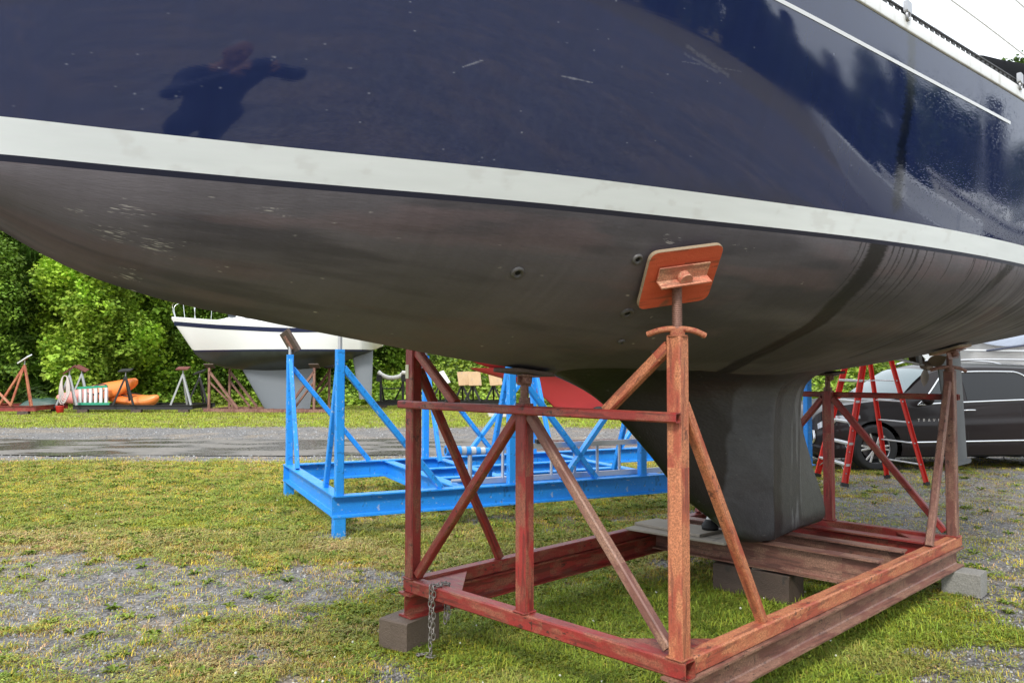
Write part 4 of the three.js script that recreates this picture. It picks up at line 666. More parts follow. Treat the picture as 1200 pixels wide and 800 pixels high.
{ // black cradle under the trees with kayaks on it
  const D = 31.5, f = blackFrame('boat_cradle', 'low black cradle with pad stands loaded with orange kayaks', 88, 222, 483, D, M.black, { width: 2.4, feet: [0.3, 2.4, 4.25] });
  const x = px => (px - 88) / 134 * f.L, T = f.top;
  stand(f.g, x(80), 0, 1.45, M.galv, { y0: T, tilt: 0.6, padMat: redPad }); stand(f.g, x(146), 0, 1.42, M.black, { y0: T, tilt: 0.05, padMat: M.black });
  stand(f.g, x(211), -0.2, 1.5, M.galv, { y0: T, tilt: 0.0, padMat: redPad }); stand(f.g, x(56), -f.W, 1.5, M.galv, { y0: T, tilt: -0.5, padMat: redPad });
  stand(f.g, x(205), -f.W, 1.35, M.black, { y0: T, tilt: 0.3, padMat: M.black });
  const loc = (px, y, z) => V(x(px), y, z).applyAxisAngle(V(0, 1, 0), f.g.rotation.y).add(f.g.position);
  function kayak(label, p, L, col, col2, rot) {
    const k = thing('kayak', label, 'kayak', p, rot[1]); k.rotation.set(...rot);
    const cm = std([1, 1, 1], 0.35, 0, { map: tex(256, 64, (u, v) => mix3(col, col2, smooth(0.35, 0.65, u + 0.3 * (fbm(u * 9, v * 4, 64, 3) - 0.5)))) });
    part(k, 'hull', gridGeo(40, 24, (a, b) => { const s = a * 2 - 1, w = 0.42 * Math.pow(Math.max(0, 1 - s * s), 0.6), th = b * Math.PI * 2, hh = 0.21 + 0.05 * s * s; return { p: [s * L / 2, 0.2 + 0.22 * s * s * s * s + hh * Math.sin(th) * Math.pow(Math.max(0, 1 - Math.pow(Math.abs(s), 6)), 0.5), w * Math.cos(th)], uv: [a, b] }; }), cm);
    part(k, 'cockpit_rim', new THREE.TorusGeometry(0.24, 0.03, 8, 24).scale(1.7, 1, 1).rotateX(Math.PI / 2).translate(0, 0.38, 0), M.black);
    part(k, 'cockpit_well', new THREE.CircleGeometry(0.235, 20).rotateX(-Math.PI / 2).scale(1.7, 1, 1).translate(0, 0.383, 0), M.rubber);
    return k;
  }
  kayak('faded orange and pink kayak tilted up on the black cradle', loc(106, T + 0.36, -0.9), 3.5, [0.80, 0.30, 0.26], [0.85, 0.22, 0.045], [0.85, 0.10, 0.20]);
  kayak('second orange kayak lying low behind the green stepladder', loc(142, T + 0.0, -0.8), 2.6, [0.75, 0.16, 0.03], [0.82, 0.25, 0.06], [0.2, -0.25, -0.05]);
  // green stepladder lying on its side
  const sl = thing('stepladder', 'green stepladder with white steps lying on its side on the black cradle', 'stepladder', loc(88, T, -0.12), f.g.rotation.y + 0.05);
  const green = std([0.02, 0.30, 0.17], 0.5);
  part(sl, 'side_rail', box(0, 0, -0.05, 1.25, 0.09, 0.05, 0.006), green); const ur = part(sl, 'side_rail', box(0, 0, -0.05, 1.15, 0.09, 0.05, 0.006), green); ur.position.y = 0.62; ur.rotation.z = 0.06;
  for (let k = 0; k < 6; k++) part(sl, 'step', box(0.06 + k * 0.2, 0.091, -0.055, 0.16 + k * 0.2, 0.625 + k * 0.012, 0.045, 0.004), std([0.68, 0.70, 0.70], 0.5));
  // hose and red bucket
  const hose = thing('coiled_hose', 'pale hose coiled over a pad stand of the black cradle', 'hose', loc(78, 0, 0.12), f.g.rotation.y);
  for (let k = 0; k < 5; k++) part(hose, 'hose_loop', pipe([V(-0.1, 1.42, 0), V(-0.2 + k * 0.03, 0.9, 0.08), V(-0.12 + k * 0.05, 0.34 + 0.07 * k, 0.1), V(0.06 + k * 0.03, 0.45 + 0.06 * k, 0.1), V(0.06 + k * 0.03, 1.0, 0.06), V(0.02, 1.42, 0)], 0.022, 6, 40, true), [std([0.55, 0.45, 0.42], 0.6), std([0.5, 0.5, 0.48], 0.6)][k % 2]);
  const bk = thing('red_bucket', 'small red bucket on the grass before the black cradle', 'bucket', loc(75, -0.02, 0.32), 0);
  part(bk, 'pail', new THREE.LatheGeometry([[0.0, 0.0], [0.12, 0.0], [0.15, 0.28], [0.16, 0.28], [0.16, 0.30], [0.14, 0.3], [0.115, 0.02], [0, 0.02]].map(p => new THREE.Vector2(...p)), 18), std([0.52, 0.03, 0.02], 0.5));
  part(bk, 'bail_handle', new THREE.TorusGeometry(0.15, 0.006, 6, 20, Math.PI).translate(0, 0.28, 0), M.steel);
  const tp = solo('tarpaulin', gridGeo(24, 16, (a, b) => { const X = a * 2 - 1, Y = b * 2 - 1; return { p: [X * 0.75, 0.36 * Math.pow(Math.max(0, 1 - X * X), 0.4) * Math.pow(Math.max(0, 1 - Y * Y), 0.4) * (0.8 + 0.4 * fbm(a * 5, b * 5, 64, 3)), Y * 0.5] }; }), std([0.035, 0.075, 0.06], 0.5), 'dark green tarpaulin heaped between the two left cradles', 'tarpaulin'); tp.position.copy(loc(38, T - 0.1, -0.7));
}
{ // rusty cradle at the far left
  const f = blackFrame('boat_cradle', 'rust brown cradle with a white pad on a tall tripod by the kayaks', -110, 38, 484, 30.2, M.redPaint, { width: 2.2, h: 0.2, feet: [1.2, 4.4] });
  const x = px => (px + 110) / 148 * f.L;
  stand(f.g, x(27), 0, 1.85, M.rust, { y0: f.top, tilt: 0.55, padMat: M.whitePaint }); part(f.g, 'brace', bar(V(x(-24), 1.5, 0), V(x(13), f.top, 0), 0.07), M.padMetal);
  part(f.g, 'brace', bar(V(x(27), 1.8, 0), V(x(-4), f.top, -0.1), 0.08), M.rust);
}
{ // low black frame with padded bunk and four pale pad stands
  const f = blackFrame('boat_cradle', 'low black cradle with bare wooden pads below the grassy bank', 441, 600, 479, 35.5, M.black, { width: 2.0 });
  const x = px => (px - 441) / 159 * f.L, T = f.top;
  for (const px of [446, 472]) { part(f.g, 'post', bar(V(x(px), T, 0), V(x(px), 1.15, 0), 0.10), M.black); part(f.g, 'brace', bar(V(x(px) + (px < 460 ? 0.03 : -0.03), 1.0, -0.02), V(x(px) + (px < 460 ? 0.1 : -0.42), T, -0.3), 0.06), M.black); }
  part(f.g, 'cross_rail', bar(V(x(448), 0.85, 0), V(x(470), 0.85, 0), 0.06), M.black);
  for (const px of [444, 473]) part(f.g, 'bunk_end', box(x(px) - 0.10, 1.15, -0.15, x(px) + 0.13, 1.45, 0.15, 0.02), M.black);
  part(f.g, 'bunk_cover', pipe([V(x(443), 1.58, 0), V(x(447), 1.45, 0.02), V(x(456), 1.32, 0), V(x(468), 1.38, 0.02), V(x(472), 1.5, 0), V(x(476), 1.52, 0)], 0.1, 10, 40), whitePad);
  part(f.g, 'bunk_cover', pipe([V(x(471), 1.55, 0.1), V(x(477), 1.5, 0.12), V(x(480), 1.1, 0.12)], 0.09, 8, 20), whitePad);
  for (const [px, m, t] of [[514, whitePad, 0.5], [541, M.newWood, 0.15], [554, M.newWood, 0.1], [578, M.newWood, 0.15]]) {
    const X = x(px), zz = px === 554 ? 0 : -0.4; for (const dx of [-0.34, 0, 0.34]) part(f.g, 'leg', bar(V(X + dx, T, zz + (dx ? 0.1 : -0.4)), V(X, 1.0, zz), 0.08), M.black);
    const p = part(f.g, 'support_pad', box(-0.28, -0.025, -0.36, 0.28, 0.025, 0.36, 0.005), m); p.position.set(X + 0.08, 1.28, zz); p.rotation.set(1.0, t, -0.12);
  }
}
{ // white motor boat under a blue grey cover, behind the car
  const at = atDepth(1115, 436, 21); at.y = -0.15; const b = thing('motorboat', 'white motorboat under a grey blue cover behind the dark car', 'motorboat', at, -0.08);
  const G = bgHull.geos, w = std([0.84, 0.85, 0.86], 0.5);
  for (const k of ['bottom', 'waterline_band', 'boot_stripe', 'topside', 'transom']) { const m = part(b, k === 'bottom' ? 'hull_bottom' : k === 'topside' ? 'topsides' : k, G[k], w); m.scale.set(-1, 0.72, 1.25); m.position.set(8.4, 0.1, 0); }
  part(b, 'boat_cover', gridGeo(60, 20, (a, k) => { const x = lerp(-0.45, 8.4, a), th = (k - 0.5) * Math.PI, w = bgHull.bd(clamp(8.4 - x, 0.05, 8.8)) * 1.27 + 0.02, zd = 0.1 + 0.72 * bgHull.zd(clamp(8.4 - x, 0, 8.9)), cx = Math.cos(th); return { p: [x, zd - 0.16 + 0.05 * Math.sin(a * 40) * (1 - cx) + (0.62 + 0.10 * Math.sin(a * 9)) * Math.pow(Math.max(0, cx), 0.6) * Math.sin(Math.PI * clamp(a * 0.9 + 0.1)), w * Math.sin(th)] }; }), std([0.30, 0.34, 0.42], 0.8, 0, { bumpMap: bumpFine, bumpScale: 0.01 }));
  part(b, 'cover_rope', pipe([0, 1, 2, 3, 4, 5, 6].map(i => V(0.2 + i * 1.1, 2.28 + (i % 2) * 0.14, bgHull.bd(clamp(8.2 - i * 1.1, 0.1, 8.8)) * 1.27 + 0.05)), 0.022, 6, 60), std([0.05, 0.06, 0.1], 0.7));
  part(b, 'rub_rail', pipe([0, 1, 2, 3, 4, 5, 6, 7, 8].map(i => V(-0.3 + i * 1.02, 0.1 + 0.72 * bgHull.zd(8.7 - i * 1.02) - 0.32, bgHull.bd(8.7 - i * 1.02) * 1.26 + 0.01)), 0.03, 6, 60), std([0.5, 0.52, 0.54], 0.5));
  for (const x of [1.4, 6.4]) part(b, 'keel_stand', box(x - 0.3, 0, -0.3, x + 0.3, 1.28, 0.3, 0.02), M.timberDark);
  part(b, 'mast', rod(V(-0.15, 2.4, 0), V(-0.15, 13, 0), 0.11, 0.09), std([0.74, 0.75, 0.78], 0.35));
}

// ---------------------------------------------------------------- dark car
const font = await new FontLoader().loadAsync('fonts/droid/droid_sans_bold.typeface.json');
{
  const fw = V(5.98, 0, -13.35), rw = V(9.03, 0, -13.60), dir = fw.clone().sub(rw).normalize();            // front and rear wheel, near side
  const turn = Math.atan2(-dir.z, dir.x);                                                               // local x forward, local z is the car's right side
  const car = thing('parked_car', 'dark brown sport utility car with chrome window trim parked on gravel', 'car', fw.clone().addScaledVector(dir, -1.53).add(V(-dir.z, 0, dir.x).multiplyScalar(0.86)), turn);
  // local: x forward from the middle of the wheelbase, near (left) side at z = -0.98
  const paint = new THREE.MeshPhysicalMaterial({ color: rgb(0.012, 0.008, 0.0085), roughness: 0.4, metalness: 0, specularIntensity: 0.5, clearcoat: 0.3, clearcoatRoughness: 0.05, side: THREE.DoubleSide });
  const glass = std([0.03, 0.035, 0.038], 0.05, 0, { }), tint = std([0.008, 0.008, 0.009], 0.06);
  const roof = curve([[-2.62, 0.95], [-2.56, 1.18], [-2.35, 1.50], [-2.05, 1.70], [-1.5, 1.76], [-0.5, 1.785], [0.15, 1.755], [0.42, 1.68], [0.92, 1.35], [1.14, 1.20], [1.6, 1.15], [2.2, 1.06], [2.42, 0.96], [2.53, 0.76]]);
  const belt = curve([[-2.62, 0.9], [-2.5, 1.14], [-1.5, 1.13], [0, 1.08], [1.0, 1.05], [1.4, 1.04], [2.2, 0.95], [2.53, 0.70]]);
  const wid = curve([[-2.62, 0.84], [-2.45, 0.93], [-1.5, 0.985], [1.5, 0.985], [2.1, 0.95], [2.4, 0.86], [2.53, 0.72]]);
  const low = curve([[-2.62, 0.45], [-2.4, 0.30], [-1.9, 0.25], [1.9, 0.24], [2.3, 0.22], [2.53, 0.34]]);
  function sec(x, t) {                                     // t 0 sill .. 0.5 belt .. 0.85 roof edge .. 1 middle; returns [y, half width]
    const W = wid(x), b = belt(x), r = Math.max(roof(x), b + 0.02), l = low(x), gh = smooth(1.12, 0.75, x);
    const inset = lerp(0.05, 0.235, gh) * clamp((r - b) / 0.62, 0.2, 1);
    if (t < 0.5) { const k = t / 0.5, y = lerp(l, b, k); return [y, W * (0.955 + 0.045 * Math.sin(Math.PI * (0.15 + 0.75 * k))) - 0.018 * smooth(0.62, 0.70, k) + 0.012 * smooth(0.26, 0.20, k)]; }
    const tl = W * (0.955 + 0.045 * Math.sin(Math.PI * 0.9)) - 0.018;
    if (t < 0.85) { const k = (t - 0.5) / 0.35; return [lerp(b, r - 0.07 * gh - 0.02, k), tl - inset * Math.pow(k, 1.15)]; }
    const k = (t - 0.85) / 0.15; return [lerp(r - 0.07 * gh - 0.02, r, Math.sin(k * Math.PI / 2)), (tl - inset) * (1 - Math.pow(k, 1.6))];
  }
  const nx = 120, nt = 48, ring = []; for (let j = 0; j <= nt; j++) ring.push([j / nt, -1]); for (let j = nt - 1; j >= 0; j--) ring.push([j / nt, 1]);
  const shell = gridGeo(nx, ring.length, (a, b, i, j) => { const x = -2.62 + 5.15 * a, [t, s] = ring[j % ring.length], [y, w] = sec(x, t); return { p: [x, y, s * w] }; });
  // close the two ends
  const caps = []; for (const a of [0, 1]) { const x = -2.62 + 5.15 * a, pts = ring.map(([t, s]) => { const [y, w] = sec(x, t); return new THREE.Vector2(s * w, y); }), sh = new THREE.ShapeGeometry(new THREE.Shape(pts)); const p = sh.attributes.position, q = []; for (let k = 0; k < p.count; k++) q.push(x, p.getY(k), p.getX(k)); sh.setAttribute('position', new THREE.Float32BufferAttribute(q, 3)); const ix = [...sh.index.array]; for (let k = 0; k < ix.length; k += 3) if (a) { [ix[k], ix[k + 1]] = [ix[k + 1], ix[k]]; } sh.setIndex(ix); sh.computeVertexNormals(); caps.push(sh); }
  let body = mergeVertices(merge([shell, ...caps]).deleteAttribute('normal').deleteAttribute('uv'), 1e-5); body.computeVertexNormals();
  body.setAttribute('uv', new THREE.Float32BufferAttribute(new Float32Array(body.attributes.position.count * 2), 2));
  const ev = new Evaluator(); let br = new Brush(body, paint); br.updateMatrixWorld();
  for (const x of [1.53, -1.53]) for (const s of [-1, 1]) { const cy = new Brush(new THREE.CylinderGeometry(0.445, 0.445, 0.5, 40).rotateX(Math.PI / 2), M.rubber); cy.position.set(x, 0.37, s * 0.93); cy.updateMatrixWorld(); br = ev.evaluate(br, cy, SUBTRACTION); br.updateMatrixWorld(); }
  part(car, 'body', toCreasedNormals(br.geometry, 0.5), Array.isArray(br.material) ? br.material : paint);
  const sheet = (x0, x1, t0, t1, s, off, n = 14, m = 8) => gridGeo(n, m, (a, b) => { const x0v = typeof x0 === 'function' ? x0(b) : x0, x1v = typeof x1 === 'function' ? x1(b) : x1, x = lerp(x0v, x1v, a), t = lerp(t0, t1, b), [y, w] = sec(x, t); return { p: [x, y, s * (w + off)] }; });
  const edge = (fn, n = 40) => { const ps = []; for (let i = 0; i < n; i++) ps.push(fn(i / n)); return pipe(ps, 0.016, 6, 80, true); };
  for (const s of [-1, 1]) {
    const wins = [[b => 0.74 - 0.52 * b, -0.02, tint], [-0.10, b => -1.12 - 0.22 * Math.sin(b * Math.PI * 0.8), tint], [b => -1.62 + 0.1 * b, b => -2.3 + 0.2 * b, tint]];
    for (const [a, b, m] of wins) part(car, 'side_window', sheet(a, b, 0.535, 0.80, s, 0.006), s < 0 && m === wins[0][2] && a === wins[0][0] ? glass : m);
    // chrome line round the side glass
    const loop = u => { const A = 0.78, Z = -1.20; let x, t; if (u < 0.44) { x = lerp(A, Z, u / 0.44); t = 0.522; } else if (u < 0.52) { const k = (u - 0.44) / 0.08; x = Z + 0.10 * k - 0.26 * Math.sin(Math.PI * k); t = lerp(0.522, 0.812, k); } else if (u < 0.88) { x = lerp(Z + 0.10, 0.22, (u - 0.52) / 0.36); t = 0.812; } else { const k = (u - 0.88) / 0.12; x = lerp(0.22, A, k); t = lerp(0.812, 0.522, k); } const [y, w] = sec(x, t); return V(x, y, s * (w + 0.01)); };
    part(car, 'window_trim', edge(loop, 60), M.chrome);
    part(car, 'side_moulding', pipe([-1.05, -0.4, 0.3, 1.02].map(x => { const [y, w] = sec(x, 0.135); return V(x, y, s * (w + 0.008)); }), 0.018, 6, 30), M.chrome);
    for (const x of [-1.25, -0.1]) part(car, 'door_handle', pipe([V(x - 0.1, 0.985, s * 0.985), V(x - 0.07, 0.99, s * 1.015), V(x + 0.07, 0.99, s * 1.015), V(x + 0.1, 0.985, s * 0.985)], 0.014, 6, 16), M.chrome);
    for (const x of [0.98, -0.06, -1.02]) part(car, 'door_seam', pipe([0.06, 0.2, 0.35, 0.5].map(t => { const [y, w] = sec(x, t); return V(x, y, s * (w + 0.0005)); }), 0.004, 5, 16), M.rubber);
    const mr = part(car, 'wing_mirror', new THREE.SphereGeometry(0.12, 16, 12).scale(0.7, 0.75, 1.1).translate(0.68, 1.17, s * 1.07), paint); part(mr, 'mirror_arm', bar(V(0.66, 1.10, s * 0.93), V(0.67, 1.12, s * 1.02), 0.05, 0.03), M.black);
    const [hy] = sec(2.2, 0.4); part(car, 'headlamp', gridGeo(14, 6, (a, b) => { const x = lerp(1.78, 2.44, a), t = lerp(0.40, 0.40 + 0.085 * (0.4 + 0.6 * a), b), [y, w] = sec(x, t); return { p: [x, y, s * (w + 0.008)] }; }), std([0.45, 0.47, 0.5], 0.08, 0.3));
    part(car, 'fog_lamp_trim', pipe([V(2.50, 0.66, s * 0.78), V(2.50, 0.50, s * 0.80), V(2.52, 0.40, s * 0.66), V(2.545, 0.39, s * 0.4)], 0.022, 6, 20), M.chrome);
    part(car, 'roof_rail', pipe([V(0.2, 1.76, s * 0.66), V(0.0, 1.81, s * 0.67), V(-1.6, 1.81, s * 0.66), V(-1.9, 1.75, s * 0.64)], 0.018, 6, 30), M.aluminium);
    part(car, 'tail_lamp', sheet(-2.56, -2.2, 0.42, 0.52, s, 0.008), std([0.3, 0.01, 0.012], 0.1));
  }
  part(car, 'windscreen', gridGeo(20, 12, (a, b) => { const x = lerp(1.10, 0.44, b), m = a * 2 - 1, [y, w] = sec(x, 1), [y2, w2] = sec(x, 0.85); return { p: [x + 0.012 - 0.03 * m * m, y + 0.012 - 0.03 * m * m, m * w2 * 0.96] }; }), std([0.10, 0.14, 0.15], 0.04));
  part(car, 'grille', gridGeo(10, 6, (a, b) => ({ p: [2.535 - 0.05 * Math.pow(a * 2 - 1, 2), lerp(0.48, 0.80, b), (a * 2 - 1) * 0.55] })), M.rubber); part(car, 'grille_trim', pipe([V(2.53, 0.80, -0.55), V(2.56, 0.82, 0), V(2.53, 0.80, 0.55)], 0.022, 6, 20), M.chrome);
  part(car, 'underbody', box(-2.3, 0.2, -0.8, 2.2, 0.3, 0.8, 0.02), M.rubber);
  const txt = new TextGeometry('TRAVERSE', { font, size: 0.05, depth: 0.004, curveSegments: 3 }); txt.computeBoundingBox();
  for (let k = 0, x = 0.84; k < 8; k++) { const ch = 'TRAVERSE'[k], g = new TextGeometry(ch, { font, size: 0.052, depth: 0.004, curveSegments: 3 }); const m = part(car, 'badge_letter', g, M.chrome); const px = 0.80 - k * 0.088, [, w] = sec(px, 0.36); m.position.set(px, 0.80, -(w + 0.001)); m.rotation.y = Math.PI; }
  for (const x of [1.53, -1.53]) for (const s of [-1, 1]) {
    const w = new THREE.Group(); w.name = 'wheel'; w.position.set(x, 0.375, s * 0.86); car.add(w);
    part(w, 'tyre', new THREE.LatheGeometry([[0.255, -0.11], [0.34, -0.125], [0.375, -0.10], [0.385, -0.04], [0.385, 0.04], [0.375, 0.10], [0.34, 0.125], [0.255, 0.11]].map(p => new THREE.Vector2(...p)), 48).rotateX(Math.PI / 2), M.rubber);
    const spokes = [new THREE.LatheGeometry([[0.262, -0.10], [0.27, -0.09], [0.262, -0.07], [0.245, -0.06], [0.245, 0.06], [0.262, 0.07], [0.27, 0.09], [0.262, 0.10]].map(p => new THREE.Vector2(...p)), 40).rotateX(Math.PI / 2), new THREE.CylinderGeometry(0.06, 0.07, 0.05, 20).rotateX(Math.PI / 2).translate(0, 0, s * 0.075)];
    for (let k = 0; k < 6; k++) for (const d of [-0.16, 0.16]) { const a = k * Math.PI / 3; spokes.push(bar(V(0.055 * Math.cos(a), 0.055 * Math.sin(a), s * 0.08), V(0.252 * Math.cos(a + d), 0.252 * Math.sin(a + d), s * 0.085), 0.034, 0.028, V(0, 0, 1))); }
    part(w, 'rim', merge(spokes), std([0.62, 0.62, 0.63], 0.25, 0.9)); part(w, 'brake_disc', new THREE.CylinderGeometry(0.19, 0.19, 0.02, 30).rotateX(Math.PI / 2).translate(0, 0, s * 0.01), std([0.12, 0.11, 0.11], 0.5, 0.6)); part(w, 'arch_liner', new THREE.CylinderGeometry(0.245, 0.245, 0.01, 30).rotateX(Math.PI / 2).translate(0, 0, -s * 0.05), M.rubber);
  }
}
{ // red stepladder between the cradle and the car
  const F1 = V(4.75, 0, -12.55), F2 = V(4.72, 0, -11.45), R1 = V(5.75, 0, -12.35), R2 = V(5.95, 0, -11.55);
  const sl = thing('stepladder', 'open red fibreglass stepladder with aluminium steps standing before the dark car', 'stepladder', V(0, 0, 0));
  const red = std([0.72, 0.028, 0.018], 0.4), H = 2.45; const mid = (a, b, k) => a.clone().lerp(b, k);
  const apF1 = V(5.27, H, -12.2), apF2 = V(5.27, H, -11.75), apR1 = V(5.36, H, -12.2), apR2 = V(5.38, H, -11.75);
  const y = (a, b, h) => a.clone().lerp(b, h / H);
  for (const [a, b, w] of [[F1, apF1, 0.085], [F2, apF2, 0.085], [R1, apR1, 0.06], [R2, apR2, 0.06]]) { part(sl, 'side_rail', prism([[-w / 2, -0.018], [w / 2, -0.018], [w / 2, 0.018], [w / 2 - 0.008, 0.018], [w / 2 - 0.008, -0.010], [-w / 2 + 0.008, -0.010], [-w / 2 + 0.008, 0.018], [-w / 2, 0.018]], y(a, b, 0.03), b, V(0, 0, 1)), red); part(sl, 'rubber_foot', bar(y(a, b, 0.0), y(a, b, 0.05), w + 0.02, 0.06, V(0, 0, 1)), M.black); }
  for (let h = 0.3; h < 2.3; h += 0.3) { part(sl, 'step', bar(y(F1, apF1, h), y(F2, apF2, h), 0.09, 0.035), M.aluminium); part(sl, 'brace_bar', bar(y(R1, apR1, h), y(R2, apR2, h), 0.03, 0.02), M.aluminium);
    if (h < 1.0) { part(sl, 'diagonal_brace', bar(y(F1, apF1, h - 0.12), mid(y(F1, apF1, h), y(F2, apF2, h), 0.25), 0.02, 0.012), M.aluminium); part(sl, 'diagonal_brace', bar(y(F2, apF2, h - 0.12), mid(y(F1, apF1, h), y(F2, apF2, h), 0.75), 0.02, 0.012), M.aluminium); } }
  part(sl, 'top_cap', new RoundedBoxGeometry(0.24, 0.07, 0.62, 2, 0.02).translate(5.32, H + 0.03, -11.97), red);
  for (const [a, b, c, d] of [[F1, apF1, R1, apR1], [F2, apF2, R2, apR2]]) part(sl, 'spreader', bar(y(a, b, 1.5), y(c, d, 1.5), 0.025, 0.008), M.aluminium);
}
{ // scaffold jack foot on the boards
  const j = thing('jack_stand', 'small red and black jack foot on the boards before the keel', 'jack', inCradle(2.36, 0.4455, -0.34), 0.4);
  part(j, 'rubber_foot', new THREE.LatheGeometry([[0, 0], [0.062, 0], [0.066, 0.025], [0.05, 0.05], [0.03, 0.075], [0, 0.08]].map(p => new THREE.Vector2(...p)), 18), M.rubber);
  part(j, 'stem', rod(V(0, 0.07, 0), V(0.03, 0.22, 0.0), 0.018, 0.018, 12), std([0.6, 0.04, 0.04], 0.4)); part(j, 'collar', rod(V(0, 0.07, 0), V(0.006, 0.10, 0), 0.03, 0.026, 14), std([0.6, 0.6, 0.58], 0.5));
}

// ---------------------------------------------------------------- vegetation
const leafMat = (c) => new THREE.MeshPhysicalMaterial({ color: rgb(...c), roughness: 0.6, specularIntensity: 0.5, transmission: 0.3, thickness: 0, side: THREE.DoubleSide });
function leafClump(n, R, size, droop = 0.2) {              // n folded leaves in a ball
  const P = [];
  for (let i = 0; i < n; i++) {
    const c = V(rr(-1, 1), rr(-1, 1), rr(-1, 1)); if (c.length() > 1) { i--; continue; } c.multiplyScalar(R);
    const d = V(rr(-1, 1), rr(-0.6, 0.5) - droop, rr(-1, 1)).normalize(), up = V(rr(-0.5, 0.5), 1, rr(-0.5, 0.5)).normalize(), s = new THREE.Vector3().crossVectors(d, up).normalize(), nn = new THREE.Vector3().crossVectors(s, d), L = size * rr(0.7, 1.3), w = L * rr(0.36, 0.48);
    const a = c, m = c.clone().addScaledVector(d, L * 0.45), t = c.clone().addScaledVector(d, L), l = m.clone().addScaledVector(s, w).addScaledVector(nn, 0.12 * L), r = m.clone().addScaledVector(s, -w).addScaledVector(nn, 0.12 * L);
    for (const q of [a, l, m, l, t, m, a, m, r, m, t, r]) P.push(q.x, q.y, q.z);
  }
  const g = new THREE.BufferGeometry(); g.setAttribute('position', new THREE.Float32BufferAttribute(P, 3)); g.setAttribute('uv', new THREE.Float32BufferAttribute(new Float32Array(P.length / 3 * 2), 2)); g.computeVertexNormals(); return g;
}
function needleClump(n, R) { const P = []; for (let i = 0; i < n; i++) { const a = rr(0, 6.28), d = V(Math.cos(a), rr(-0.5, 0.1), Math.sin(a)).normalize(), c = V(rr(-1, 1), rr(-0.4, 0.4), rr(-1, 1)).multiplyScalar(R * 0.6), s = V(-d.z, 0, d.x).multiplyScalar(0.045), t = c.clone().addScaledVector(d, R * rr(0.5, 1)); for (const q of [c.clone().add(s), t, c.clone().sub(s)]) P.push(q.x, q.y, q.z); } const g = new THREE.BufferGeometry(); g.setAttribute('position', new THREE.Float32BufferAttribute(P, 3)); g.setAttribute('uv', new THREE.Float32BufferAttribute(new Float32Array(P.length / 3 * 2), 2)); g.computeVertexNormals(); return g; }
const clumps = [leafClump(22, 0.36, 0.15), leafClump(22, 0.38, 0.17), leafClump(26, 0.36, 0.12)], needles = needleClump(40, 0.5);
const leafWhite = leafMat([1, 1, 1]);
const barkTex = tex(256, 512, (u, v) => mul3(mix3([0.11, 0.085, 0.065], [0.06, 0.05, 0.04], fbm(u * 12, v * 4, 64, 4)), 0.8 + 0.4 * vn(u * 40, v * 12, 64)));
const bark = std([1, 1, 1], 0.9, 0, { map: barkTex, bumpMap: barkTex, bumpScale: 0.02 });
const mtx = new THREE.Matrix4(), qt = new THREE.Quaternion(), eu = new THREE.Euler(), cc = new THREE.Color();
function crown(parent, name, geo, list, base, vary) {      // list: [x, y, z, scale]
  const m = new THREE.InstancedMesh(geo, leafWhite, list.length); m.name = name; m.userData.kind = 'stuff'; m.castShadow = m.receiveShadow = true;
  list.forEach(([x, y, z, s, tone], i) => { eu.set(rr(-0.6, 0.6), rr(0, 6.28), rr(-0.6, 0.6)); qt.setFromEuler(eu); mtx.compose(V(x, y, z), qt, V(s, s * rr(0.8, 1.1), s)); m.setMatrixAt(i, mtx);
    const k = rr(1 - vary, 1 + vary) * (0.45 + 1.1 * fbm(x * 0.8 + 30, y * 0.8 + z * 0.5 + 30, 256, 2)), w = rr(-1, 1) * vary * 0.5 + (tone || 0); m.setColorAt(i, cc.setRGB(base[0] * k * (1 + w), base[1] * k * (1 + 0.35 * w), base[2] * k)); });
  parent.add(m); return m;
}
